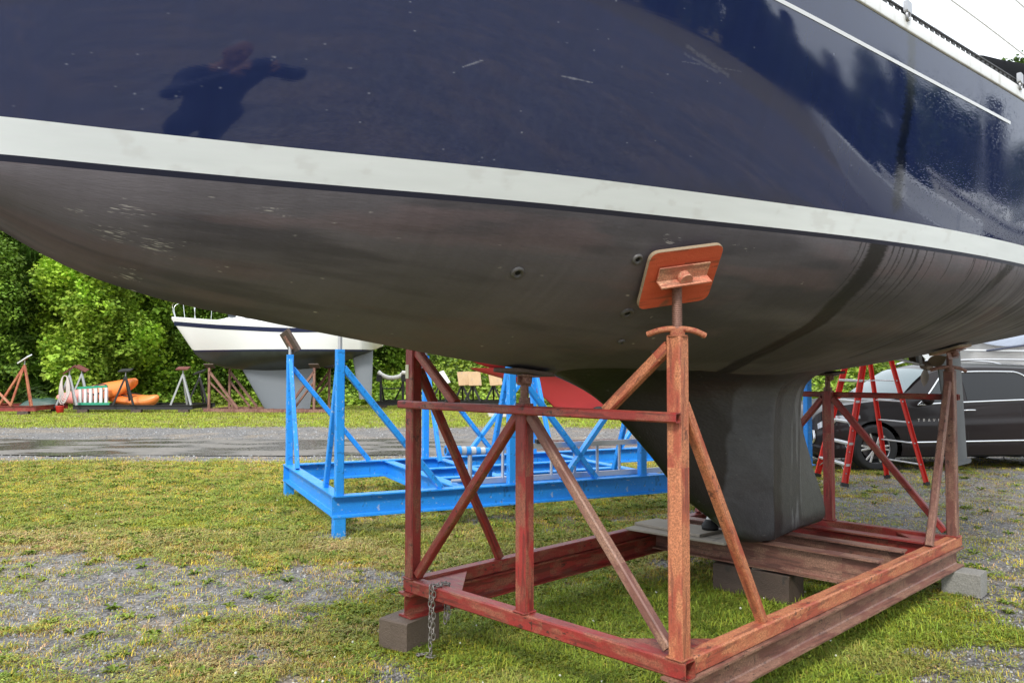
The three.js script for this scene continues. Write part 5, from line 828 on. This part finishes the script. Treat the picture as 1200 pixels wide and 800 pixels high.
function tree(label, pos, h, R, { kind = 0, base = [0.06, 0.115, 0.022], lobes = 15, n = 1400, low = 0.08, category = 'tree', group, size = 1 } = {}) {
  const t = thing(kind === 'conifer' ? 'conifer_tree' : 'broadleaf_tree', label, category, pos, rr(0, 6.28), group), r0 = 0.03 * h * 0.55 + 0.05;
  const top = V(rr(-0.3, 0.3), h * 0.9, rr(-0.3, 0.3));
  const trunk = gridGeo(9, 10, (a, b) => { const th = a * Math.PI * 2, r = r0 * (1 - 0.85 * b) * (1 + 0.5 * Math.exp(-b * 14)); return { p: [top.x * b + r * Math.cos(th), h * 0.9 * b - 0.1, top.z * b + r * Math.sin(th)], uv: [a * 2, b * h] }; });
  part(t, 'trunk', trunk, bark);
  const list = [];
  if (kind === 'conifer') {
    for (let i = 0; i < n; i++) { const b = Math.pow(rnd(), 0.8), y = lerp(h, h * 0.06, b), lay = 0.75 + 0.25 * Math.cos(y * 5), rad = R * Math.pow(b, 0.85) * lay * Math.pow(rnd(), 0.35), a = rr(0, 6.28); list.push([rad * Math.cos(a), y - rad * 0.25, rad * Math.sin(a), rr(0.7, 1.3) * size]); }
    crown(t, 'crown', needles, list, base, 0.4);
  } else {
    const L = []; for (let k = 0; k < lobes; k++) { const yy = lerp(low + 0.12, 0.86, k / (lobes - 1)), a = k * 2.4 + rr(-0.5, 0.5), rad = R * rr(0.4, 0.85) * Math.sin(Math.PI * clamp(yy * 0.9 + 0.12)); L.push([rad * Math.cos(a), yy * h, rad * Math.sin(a), R * rr(0.28, 0.5)]); }
    for (let k = 0; k < lobes; k++) { const l = L[k]; if (k % 2 === 0) part(t, 'limb', rod(V(top.x * 0.4, Math.max(0.4, l[1] - 0.35 * h * 0.5), top.z * 0.4), V(l[0] * 0.8, l[1], l[2] * 0.8), r0 * 0.32, r0 * 0.08, 6), bark); }
    for (let i = 0; i < n; i++) { const l = L[Math.floor(rnd() * lobes)], u = rr(-1, 1), a = rr(0, 6.28), w = Math.sqrt(1 - u * u), rad = l[3] * (1 + 0.25 * (fbm(a * 2 + l[0], u * 3 + 5, 256, 2) - 0.5)) * Math.pow(rnd(), 0.22); list.push([l[0] + rad * w * Math.cos(a), Math.max(0.15, l[1] + rad * u * 0.9), l[2] + rad * w * Math.sin(a), rr(0.75, 1.35) * size]); }
    crown(t, 'crown', clumps[kind], list, base, 0.35);
  }
  return t;
}
const treeAt = (px, depth) => { const p = atDepth(px, 440, depth); p.y = -0.05; return p; };
// wood behind the cradles
tree('dark feathery conifer at the corner of the wood beside the maple', treeAt(20, 39), 12.5, 3.6, { kind: 'conifer', n: 3600, base: [0.20, 0.33, 0.06], size: 1.15, group: 'trees of the wood' });
tree('dense deep green tree behind the rust brown cradle', treeAt(-55, 37), 11, 4.2, { kind: 0, n: 4200, base: [0.22, 0.36, 0.04], low: 0 });
tree('tall green tree at the open end of the wood', treeAt(-190, 38), 11, 4.2, { kind: 2, n: 3000, base: [0.16, 0.27, 0.035], low: 0 });
tree('round leafy tree standing alone past the wood', treeAt(-340, 40), 10, 4.2, { kind: 0, n: 2600, base: [0.17, 0.28, 0.035], low: 0 });
tree('bright yellow green maple behind the kayaks', treeAt(128, 38.5), 9.2, 4.0, { kind: 1, n: 5200, base: [0.34, 0.50, 0.05], low: -0.05, lobes: 18 });
tree('dark green tree between the conifer and the bright maple', treeAt(62, 41.5), 11.5, 3.6, { kind: 0, n: 3400, base: [0.15, 0.27, 0.04], low: 0 });
tree('mid green tree rising behind the white sailboat bow', treeAt(215, 41), 9.5, 3.9, { kind: 2, n: 5200, base: [0.18, 0.31, 0.035], low: 0 });
tree('broad green tree behind the white sailboat keel', treeAt(320, 42), 9.5, 4.4, { kind: 0, n: 3600, base: [0.22, 0.36, 0.04], low: 0 });
tree('leafy tree behind the white sailboat rudder', treeAt(430, 43.5), 9.5, 4.0, { kind: 1, n: 3000, base: [0.2, 0.33, 0.035], low: 0 });
for (const [px, d, h, R, k, b] of [[530, 52, 10, 4.5, 0, [0.05, 0.10, 0.02]], [640, 53, 10.5, 4.5, 2, [0.055, 0.11, 0.02]], [760, 52, 10, 4.5, 0, [0.055, 0.11, 0.02]], [880, 50, 9, 4.5, 1, [0.07, 0.13, 0.022]], [975, 50, 8.5, 4.4, 0, [0.07, 0.13, 0.022]], [1080, 50, 8, 4.2, 2, [0.055, 0.11, 0.02]]])
  tree('tree on top of the bank behind the stored boats', treeAt(px, d), h, R, { kind: k, n: 1300, base: b, low: 0, group: 'trees on the bank', size: 1.25 }).position.y = 2.2;
tree('tall tree whose top shows above the navy sailboat deck', treeAt(1240, 36), 17.2, 4.3, { kind: 1, n: 2200, base: [0.085, 0.15, 0.03], size: 1.2 });
// trees and boats to the right of and behind the photographer, mirrored in the topsides
[[72, 50, 11, 0], [77, 47, 12.5, 'c'], [80, 52, 12.5, 1], [84, 48, 12, 0], [88, 52, 12.5, 'c'], [91, 50, 11, 1], [94, 62, 6, 0], [97, 60, 8.2, 'c'], [99, 66, 6.5, 1], [102, 60, 9.5, 'c'], [104.5, 52, 8, 0], [107, 48, 12.5, 'c'], [110, 50, 13, 0], [114, 50, 13, 1], [119, 50, 13, 'c'], [126, 50, 12, 0], [134, 48, 12, 1], [145, 46, 11, 0], [158, 46, 12, 'c'], [172, 46, 11, 1], [188, 46, 12, 0], [202, 46, 11, 1]].forEach(([az, R, h, k]) =>
  tree('tree across the yard mirrored in the navy topsides', V(1.6 + R * Math.sin(az / 57.3), -0.05, -3.6 - R * Math.cos(az / 57.3)), h, k === 'c' ? 2.6 : 3.6, { kind: k === 'c' ? 'conifer' : k, n: 800, base: k === 'c' ? [0.045, 0.085, 0.025] : [0.075, 0.13, 0.022], low: 0.0, group: 'trees across the yard', size: 1.7 }));
[[70, 43, 1.95], [77, 35, 1.85], [86, 27, 1.72]].forEach(([az, R, t]) => {
  bgBoat('white sailboat stored across the yard and mirrored in the navy topsides', V(1.6 + R * Math.sin(az / 57.3), -0.12, -3.6 - R * Math.cos(az / 57.3)), t, { bottom: [0.05, 0.03, 0.03], rails: false, group: 'boats across the yard' });
});
[[101, 14, 1.5], [92.5, 18.5, 1.6]].forEach(([az, R, t]) => {
  const b = thing('motorboat', 'low white motorboat on blocks across the yard and mirrored in the navy topsides', 'motorboat', V(1.6 + R * Math.sin(az / 57.3), -0.75, -3.6 - R * Math.cos(az / 57.3)), t, 'motorboats across the yard'), w = std([0.8, 0.81, 0.81], 0.25);
  for (const k of ['bottom', 'waterline_band', 'boot_stripe', 'topside', 'transom', 'deck']) { const m = part(b, k === 'bottom' ? 'hull_bottom' : k === 'topside' ? 'topsides' : k, bgHull.geos[k], w); m.scale.set(0.85, 0.75, 1); }
  part(b, 'wheelhouse', new RoundedBoxGeometry(2.2, 0.9, 1.6, 3, 0.2).translate(4.0, 2.95, 0), w);
  for (const x of [2.8, 5.4]) part(b, 'keel_block', box(x - 0.3, 0.7, -0.3, x + 0.3, 1.28, 0.3, 0.02), M.timberDark);
});

// bank with weeds
const bankH = (x, d) => { const c = smooth(-22, -9, x) * smooth(40, 22, x); return (0.25 + 0.75 * c) * 2.9 * smooth(38.2, 49, d + 1.5 * (fbm(x * 0.3 + 8, d * 0.2, 256, 3) - 0.5)); };
structure('hillside', gridGeo(120, 24, (a, b) => { const x = lerp(-60, 60, a), d = lerp(37.5, 75, b * b); return { p: [x, bankH(x, d) - 0.03 + 0.1 * fbm(x, d, 256, 3) * smooth(38, 42, d), -d], uv: [x / 3, d / 3] }; }), std([0.06, 0.085, 0.022], 0.95));
{
  const weed = leafClump(26, 0.42, 0.17, -0.35), list = [];
  for (let i = 0; i < 5200; i++) { const x = rr(-24, 22), d = rr(38.0, 50), h = bankH(x, d); list.push([x, h + 0.12, -d, rr(0.6, 1.5), 0.35 * (fbm(x * 0.5, d * 0.5, 256, 3) - 0.35)]); }
  const m = crown(scene, 'bank_weeds', weed, list, [0.22, 0.33, 0.035], 0.4); tag(m, 'tall green weeds and brambles covering the bank under the trees', 'weeds');
}

// ---------------------------------------------------------------- grass, weeds and stones on the ground
const speckled = (g, per, straw) => { const n = g.attributes.position.count, C = new Float32Array(n * 3); for (let i = 0; i < n; i += per) { const k = rr(0.55, 1.35), c = rnd() < straw ? [1.6 * k, 1.25 * k, 1.7 * k] : [k * rr(0.85, 1.15), k, k * rr(0.8, 1.2)]; for (let j = i; j < i + per && j < n; j++) C.set(c, j * 3); } g.setAttribute('color', new THREE.BufferAttribute(C, 3)); return g; };
function bladeTuft(n, R, h, w, lean) {
  const P = [];
  for (let i = 0; i < n; i++) { const a = rr(0, 6.28), r = R * Math.sqrt(rnd()), x = r * Math.cos(a), z = r * Math.sin(a), b = rr(0, 6.28), H = h * rr(0.5, 1.2), l = lean * rr(0.3, 1.2) * H, dx = Math.cos(b), dz = Math.sin(b), wx = -dz * w, wz = dx * w;
    const m = [x + dx * l * 0.35, H * 0.62, z + dz * l * 0.35], t = [x + dx * l, H * 0.95, z + dz * l];
    P.push(x - wx, 0, z - wz, x + wx, 0, z + wz, m[0] + wx * 0.7, m[1], m[2] + wz * 0.7, x - wx, 0, z - wz, m[0] + wx * 0.7, m[1], m[2] + wz * 0.7, m[0] - wx * 0.7, m[1], m[2] - wz * 0.7, m[0] - wx * 0.7, m[1], m[2] - wz * 0.7, m[0] + wx * 0.7, m[1], m[2] + wz * 0.7, ...t); }
  const g = new THREE.BufferGeometry(); g.setAttribute('position', new THREE.Float32BufferAttribute(P, 3)); g.setAttribute('uv', new THREE.Float32BufferAttribute(new Float32Array(P.length / 3 * 2), 2)); g.computeVertexNormals(); return g;
}
function cloverTuft(n, R, h) { const P = []; for (let i = 0; i < n; i++) { const a = rr(0, 6.28), r = R * Math.sqrt(rnd()), cx = r * Math.cos(a), cz = r * Math.sin(a), y = h * rr(0.4, 1.1), s = rr(0.007, 0.012), b = rr(0, 2); for (let k = 0; k < 3; k++) { const th = b + k * 2.094, e = 0.8, t = rr(-0.002, 0.003); P.push(cx, y, cz, cx + s * 1.5 * Math.cos(th - e * 0.5), y + t, cz + s * 1.5 * Math.sin(th - e * 0.5), cx + s * 1.5 * Math.cos(th + e * 0.5), y + t + 0.002, cz + s * 1.5 * Math.sin(th + e * 0.5)); } } const g = new THREE.BufferGeometry(); g.setAttribute('position', new THREE.Float32BufferAttribute(P, 3)); g.setAttribute('uv', new THREE.Float32BufferAttribute(new Float32Array(P.length / 3 * 2), 2)); g.computeVertexNormals(); return g; }
function broadTuft(n, L) { const P = []; for (let i = 0; i < n; i++) { const a = i * 2.4 + rr(-0.3, 0.3), l = L * rr(0.6, 1.2), w = l * 0.2, e = rr(0.3, 1.0), dx = Math.cos(a), dz = Math.sin(a), sx = -dz * w, sz = dx * w, m = [dx * l * 0.5, l * 0.5 * e, dz * l * 0.5], t = [dx * l, l * 0.55 * e, dz * l]; P.push(0, 0.002, 0, m[0] + sx, m[1] + 0.01, m[2] + sz, m[0], m[1], m[2], 0, 0.002, 0, m[0], m[1], m[2], m[0] - sx, m[1] + 0.01, m[2] - sz, m[0] + sx, m[1] + 0.01, m[2] + sz, ...t, ...m, ...m, ...t, m[0] - sx, m[1] + 0.01, m[2] - sz); } const g = new THREE.BufferGeometry(); g.setAttribute('position', new THREE.Float32BufferAttribute(P, 3)); g.setAttribute('uv', new THREE.Float32BufferAttribute(new Float32Array(P.length / 3 * 2), 2)); g.computeVertexNormals(); return g; }
{
  const grassMat = new THREE.MeshPhysicalMaterial({ color: 0xffffff, roughness: 0.7, specularIntensity: 0.3, vertexColors: true, side: THREE.DoubleSide }), kinds = { short: [], clover: [], broad: [], long: [], dry: [] };
  const yellow = (x, d) => clamp(0.55 * fbm(x * 0.7 + 21, d * 0.9 + 21, 256, 4) + 0.55 * fbm(x * 3, d * 3, 256, 3) - 0.12 + 0.25 * smooth(8.5, 7.2, d) * smooth(6.4, 7.2, d) * smooth(0.5, -1, x) + 0.12 * smooth(8, 12, d) * smooth(16, 13, d) - 0.55 * lush(x, d));
  const brownSpots = [[-4.5, 7.75, 4.0, 0.75, 0.55], [-1.0, 7.2, 2.0, 0.7, 0.4], [-1.6, 4.6, 2.2, 0.7, 0.5], [1.8, 8.4, 2.5, 0.7, 0.4], [2.6, 4.3, 1.0, 0.7, 0.4], [0.2, 3.9, 1.0, 0.3, 0.3]];
  const brown = (x, d) => { let b = 0; for (const p of brownSpots) b += gaus(x, d, p); return clamp(b * 1.3 + 1.6 * (fbm(x * 1.3 + 90, d * 1.7 + 90, 256, 4) - 0.56) - 0.5 * lush(x, d)); };
  const inView = (x, d) => { const a = x / d; return a > -0.72 && a < 0.72; };
  const spawn = (n, d0, d1, pw) => { for (let i = 0; i < n; i++) {
    const d = d0 * Math.pow(d1 / d0, Math.pow(rnd(), pw)), x = rr(-0.92, 0.86) * d, c = cover(x, d), lu = lush(x, d), u = rnd();
    if (d > roadEdge(x, 0) - 0.3 && d < roadEdge(x, 1) + 0.3) continue;
    const pt = fbm(x * 2.1 + 60, d * 2.1 + 60, 256, 3), thin = lerp(0.62, 1, Math.max(smooth(0.36, 0.52, pt), 0.8 * lu));
    if (u > (c * 0.92 + 0.08) * thin * (d < 5.2 ? lerp(0.72, 1, Math.max(smooth(4.2, 5.2, d), lu)) : 1)) continue;
    const y = yellow(x, d), r = rnd(), e = { x, d, y };
    if (r < 0.20 + 0.15 * lu) kinds.clover.push(e); else if (r < 0.235 + 0.05 * lu && d < 14) kinds.broad.push(e); else if (r < 0.235 + 0.01 + 0.30 * lu && d < 14) kinds.long.push(e); else if (r < 0.66 && y > 0.36) kinds.dry.push(e); else kinds.short.push(e);
  } };
  spawn(118000, 2.6, 8.2, 0.72); spawn(118000, 7.5, 15.5, 0.8);
  for (let i = 0; i < 33000; i++) { const d = rr(21.5, 38.5), x = rr(-0.95, 0.85) * d; if (rnd() < cover(x, d)) kinds[rnd() < 0.3 ? 'dry' : 'short'].push({ x, d, y: 0.15 + 0.5 * fbm(x * 0.5, d * 0.6, 256, 3), far: 1 }); }
  const geos = { short: speckled(bladeTuft(14, 0.065, 0.022, 0.0024, 1.0), 9, 0.14), clover: speckled(cloverTuft(16, 0.07, 0.024), 9, 0.06), broad: speckled(broadTuft(8, 0.05), 12, 0), long: speckled(bladeTuft(12, 0.055, 0.055, 0.0028, 1.0), 9, 0.08), dry: speckled(bladeTuft(12, 0.07, 0.022, 0.0022, 1.5), 9, 0.3) };
  const names = { short: ['mown_grass', 'short mown grass patched over the yard', 'grass'], clover: ['clover', 'low clover leaves scattered through the grass', 'clover'], broad: ['plantain_weeds', 'small broad leaved weeds in the grass and gravel', 'weeds'], long: ['long_grass', 'longer green grass under the red cradle', 'grass'], dry: ['dry_grass', 'dry straw coloured grass among the green', 'grass'] };
  for (const k in kinds) {
    const L = kinds[k], m = new THREE.InstancedMesh(geos[k], grassMat, L.length); m.name = names[k][0]; m.userData.kind = 'stuff'; tag(m, names[k][1], names[k][2]); m.castShadow = m.receiveShadow = true;
    L.forEach((e, i) => {
      const s = e.far ? rr(2.2, 3.6) : rr(0.75, 1.35) * (1 + 0.035 * Math.max(0, e.d - 5)); eu.set(rr(-0.15, 0.15), rr(0, 6.28), rr(-0.15, 0.15)); qt.setFromEuler(eu); mtx.compose(V(e.x, groundHeight(e.x, e.d) - 0.002, -e.d), qt, V(s, e.far ? s * 0.8 : s, s)); m.setMatrixAt(i, mtx);
      let c = mix3([0.25, 0.285, 0.026], [0.58, 0.46, 0.05], smooth(0.12, 0.65, e.y + rr(-0.18, 0.18)));
      if (k === 'dry') c = mix3([0.48, 0.38, 0.13], [0.38, 0.25, 0.105], rnd()); if (k === 'clover') c = mix3([0.17, 0.235, 0.03], [0.30, 0.33, 0.05], rnd()); if (k === 'broad') c = mix3([0.14, 0.225, 0.032], [0.25, 0.32, 0.05], rnd()); if (k === 'long') c = mix3([0.16, 0.23, 0.026], [0.30, 0.34, 0.04], rnd());
      if (!e.far && k !== 'broad') c = mix3(c, mix3([0.40, 0.265, 0.115], [0.47, 0.36, 0.16], rnd()), clamp(brown(e.x, e.d) * rr(0.3, 1.5)));
      if (e.far) c = mul3(mix3(c, [0.22, 0.33, 0.035], 0.72), 1.0); const v = rr(0.8, 1.25); m.setColorAt(i, cc.setRGB(c[0] * v, c[1] * v, c[2] * v));
    });
    scene.add(m);
  }
  { // white clover heads
    const L = []; for (let i = 0; i < 1500 && L.length < 130; i++) { const d = 3 * Math.pow(5, rnd()), x = rr(-0.68, 0.68) * d; if (rnd() < cover(x, d)) L.push([x, d]); }
    const m = new THREE.InstancedMesh(new THREE.IcosahedronGeometry(0.0065, 1), std([0.68, 0.68, 0.58], 0.8), L.length); m.name = 'clover_flowers'; m.userData.kind = 'stuff'; tag(m, 'tiny white clover heads dotted through the lawn', 'flowers'); L.forEach(([x, d], i) => { const s = rr(0.7, 1.3); mtx.compose(V(x, groundHeight(x, d) + 0.035, -d), qt, V(s, s, s)); m.setMatrixAt(i, mtx); }); scene.add(m);
  }
  // loose stones
  const ico = new THREE.IcosahedronGeometry(1, 0), p = ico.attributes.position; const key = {}; for (let i = 0; i < p.count; i++) { const h = [p.getX(i), p.getY(i), p.getZ(i)].map(v => v.toFixed(2)).join(); key[h] = key[h] || rr(0.7, 1.25); p.setXYZ(i, p.getX(i) * key[h], p.getY(i) * key[h] * 0.7, p.getZ(i) * key[h]); } ico.computeVertexNormals();
  const L = []; for (let i = 0; i < 90000 && L.length < 34000; i++) { const d = 2.6 * Math.pow(14 / 2.6, Math.pow(rnd(), 0.8)), x = rr(-0.72, 0.72) * d; if (rnd() < bare(x, d) * 1.2 + 0.03) L.push([x, d]); }
  for (let i = 0; i < 9000; i++) { const d = rnd() < 0.4 ? rr(14.3, 15.8) : rr(19.4, 24), x = rr(-0.72, 0.72) * d; L.push([x, d]); }
  const m = new THREE.InstancedMesh(ico, std([1, 1, 1], 0.7), L.length); m.name = 'gravel_stones'; m.userData.kind = 'stuff'; tag(m, 'loose grey gravel stones strewn over the yard', 'gravel'); m.castShadow = m.receiveShadow = true;
  L.forEach(([x, d], i) => { const s = (0.003 + 0.009 * Math.pow(rnd(), 3)) * (d > 14 ? 2 : 1); eu.set(rr(0, 6.28), rr(0, 6.28), rr(0, 6.28)); qt.setFromEuler(eu); mtx.compose(V(x, groundHeight(x, d) + s * 0.25, -d), qt, V(s, s, s)); m.setMatrixAt(i, mtx); const g = 0.12 + 0.36 * Math.pow(rnd(), 1.6), w = rr(-0.02, 0.03); m.setColorAt(i, cc.setRGB(g + w, g, g - w)); });
  scene.add(m);
}

// ---------------------------------------------------------------- the photographer, mirrored in the hull
{
  const sub = (a, b) => a.map((v, i) => v - b[i]);
  const capsule = (p, a, b, r0, r1) => { const ab = sub(b, a), ap = sub(p, a), t = clamp((ap[0] * ab[0] + ap[1] * ab[1] + ap[2] * ab[2]) / (ab[0] ** 2 + ab[1] ** 2 + ab[2] ** 2)); return Math.hypot(ap[0] - ab[0] * t, ap[1] - ab[1] * t, ap[2] - ab[2] * t) - lerp(r0, r1, t); };
  const smin = (a, b, k) => { const h = clamp(0.5 + 0.5 * (b - a) / k); return lerp(b, a, h) - k * h * (1 - h); };
  function mesh(bones, center, size, res, k, paint) {
    const mc = new MarchingCubes(res, M.black, false, false, 300000); mc.isolation = 0; const f = mc.field, h = size / 2;
    for (let z = 0; z < res; z++) for (let y = 0; y < res; y++) for (let x = 0; x < res; x++) { const p = [center[0] + (x - res / 2) / (res / 2) * h, center[1] + (y - res / 2) / (res / 2) * h, center[2] + (z - res / 2) / (res / 2) * h]; let d = 1e3; for (const b of bones) d = smin(d, b[5] ? (() => { const q = sub(p, b[0]); return (Math.hypot(q[0] / b[5][0], q[1] / b[5][1], q[2] / b[5][2]) - 1) * Math.min(...b[5]); })() : capsule(p, b[0], b[1], b[2], b[3]), b[4] || k); f[x + y * res + z * res * res] = -d; }
    mc.update(); const n = mc.count ?? mc.geometry.drawRange.count, P = mc.positionArray.slice(0, n * 3), N = mc.normalArray.slice(0, n * 3), C = [];
    for (let i = 0; i < n; i++) { for (let a = 0; a < 3; a++) P[i * 3 + a] = center[a] + P[i * 3 + a] * h; const p = [P[i * 3], P[i * 3 + 1], P[i * 3 + 2]]; C.push(...paint(p)); }
    const g = new THREE.BufferGeometry(); g.setAttribute('position', new THREE.BufferAttribute(new Float32Array(P), 3)); g.setAttribute('normal', new THREE.BufferAttribute(new Float32Array(N), 3)); g.setAttribute('color', new THREE.Float32BufferAttribute(C, 3)); return g;
  }
  const ox = 0.36, oz = 0.06; // everything stands behind the lens
  const skin = [0.42, 0.24, 0.17], jacket = [0.018, 0.028, 0.07], jeans = [0.03, 0.04, 0.07], hairC = [0.25, 0.24, 0.23];
  const hL = [-0.085, 1.63, oz + 0.02], hR = [0.085, 1.63, oz + 0.02], eL = [-0.33, 1.40, oz + 0.28], eR = [0.36, 1.43, oz + 0.26], sL = [-0.20, 1.50, oz + 0.44], sR = [0.20, 1.50, oz + 0.44];
  const bones = [[[0, 1.05, oz + 0.46], [0, 1.38, oz + 0.44], 0.17, 0.185], [[-0.1, 1.40, oz + 0.45], [0.1, 1.40, oz + 0.45], 0.15, 0.15], [sL, sR, 0.085, 0.085], [[-0.08, 0.95, oz + 0.46], [0.08, 0.95, oz + 0.46], 0.15, 0.15], [[0, 1.5, oz + 0.44], [0, 1.62, oz + 0.40], 0.062, 0.058],
    [sL, eL, 0.075, 0.058], [eL, [-0.125, 1.60, oz + 0.05], 0.058, 0.038], [sR, eR, 0.075, 0.058], [eR, [0.125, 1.60, oz + 0.05], 0.058, 0.038],
    [[-0.1, 0.92, oz + 0.46], [-0.12, 0.5, oz + 0.44], 0.095, 0.065], [[-0.12, 0.5, oz + 0.44], [-0.13, 0.08, oz + 0.48], 0.065, 0.045], [[0.1, 0.92, oz + 0.46], [0.12, 0.5, oz + 0.44], 0.095, 0.065], [[0.12, 0.5, oz + 0.44], [0.13, 0.08, oz + 0.48], 0.065, 0.045],
    [[-0.13, 0.045, oz + 0.50], [-0.14, 0.035, oz + 0.32], 0.05, 0.04], [[0.13, 0.045, oz + 0.50], [0.14, 0.035, oz + 0.32], 0.05, 0.04]];
  const bodyG = mesh(bones, [0, 0.92, oz + 0.3], 1.96, 110, 0.06, p => p[1] < 0.1 ? [0.03, 0.025, 0.02] : p[1] < 0.9 ? jeans : p[1] > 1.555 && Math.abs(p[0]) < 0.11 && p[2] > 0.2 ? skin : jacket);
  const hc = [0, 1.745, oz + 0.36];
  const head = [[hc, hc, 0, 0, 0.03, [0.076, 0.108, 0.095]], [[0, 1.68, oz + 0.33], [0, 1.67, oz + 0.30], 0.058, 0.042], [[0, 1.755, oz + 0.268], [0, 1.722, oz + 0.252], 0.010, 0.016, 0.012], [[-0.078, 1.74, oz + 0.37], [-0.08, 1.71, oz + 0.365], 0.012, 0.009, 0.008], [[0.078, 1.74, oz + 0.37], [0.08, 1.71, oz + 0.365], 0.012, 0.009, 0.008], [[0, 1.60, oz + 0.40], [0, 1.66, oz + 0.37], 0.056, 0.058], [[-0.02, 1.692, oz + 0.268], [0.02, 1.692, oz + 0.268], 0.008, 0.008, 0.01], [[-0.032, 1.775, oz + 0.285], [0.032, 1.775, oz + 0.285], 0.012, 0.012, 0.015]];
  const headG = mesh(head, [0, 1.74, oz + 0.35], 0.34, 84, 0.03, p => Math.hypot(Math.abs(p[0]) - 0.03, p[1] - 1.752) < 0.012 && p[2] < oz + 0.285 ? [0.03, 0.03, 0.03] : p[1] > 1.80 + 0.35 * (oz + 0.34 - p[2]) && p[2] > oz + 0.33 || (p[2] > oz + 0.39 && p[1] > 1.68) ? hairC : p[1] < 1.70 && p[1] > 1.685 && p[2] < oz + 0.27 && Math.abs(p[0]) < 0.025 ? [0.3, 0.12, 0.1] : skin);
  const hand = g => { const X = v => [v[0] * g, v[1], v[2] + oz], b = [[X([0.125, 1.60, 0.05]), X([0.105, 1.625, 0.035]), 0.03, 0.03], [X([0.11, 1.63, 0.035]), X([0.098, 1.655, 0.03]), 0.026, 0.02], [X([0.1, 1.61, 0.05]), X([0.062, 1.615, 0.026]), 0.013, 0.009, 0.006]];
    [[1.692, 0.020], [1.683, 0.004], [1.672, -0.006]].forEach(([y, z], i) => { b.push([X([0.104, 1.66 - i * 0.012, 0.03]), X([0.094 + 0.002 * i, y, z - 0.004]), 0.0095, 0.009, 0.005], [X([0.094 + 0.002 * i, y, z - 0.004]), X([0.07 - 0.004 * i, y + 0.002, z - 0.024]), 0.009, 0.0075, 0.005]); });
    b.push([X([0.105, 1.625, 0.03]), X([0.098, 1.600, 0.0]), 0.009, 0.008, 0.005], [X([0.098, 1.600, 0.0]), X([0.074, 1.603, -0.016]), 0.008, 0.007, 0.005]);
    return mesh(b, [0.095 * g, 1.64, oz + 0.02], 0.19, 64, 0.012, () => skin); };
  const pm = std([1, 1, 1], 0.75, 0, { vertexColors: true });
  const strip = g => { const c = g.index ? g.toNonIndexed() : g; return c; };
  const who = thing('person', 'person in a dark navy jacket holding up a phone, mirrored in the topsides', 'person', V(ox, 0, 0));
  part(who, 'body', mergeGeometries([bodyG, headG, hand(-1), hand(1)].map(strip)), pm);
  const ph = thing('phone', 'dark phone held level in both hands, mirrored in the topsides', 'phone', V(ox, 1.65, oz));
  part(ph, 'case', new RoundedBoxGeometry(0.152, 0.074, 0.009, 3, 0.004), std([0.015, 0.016, 0.02], 0.3)); part(ph, 'lens', new THREE.CylinderGeometry(0.007, 0.007, 0.003, 16).rotateX(Math.PI / 2).translate(0, 0.018, -0.006), M.rubber);
}

renderer.render(scene, camera);
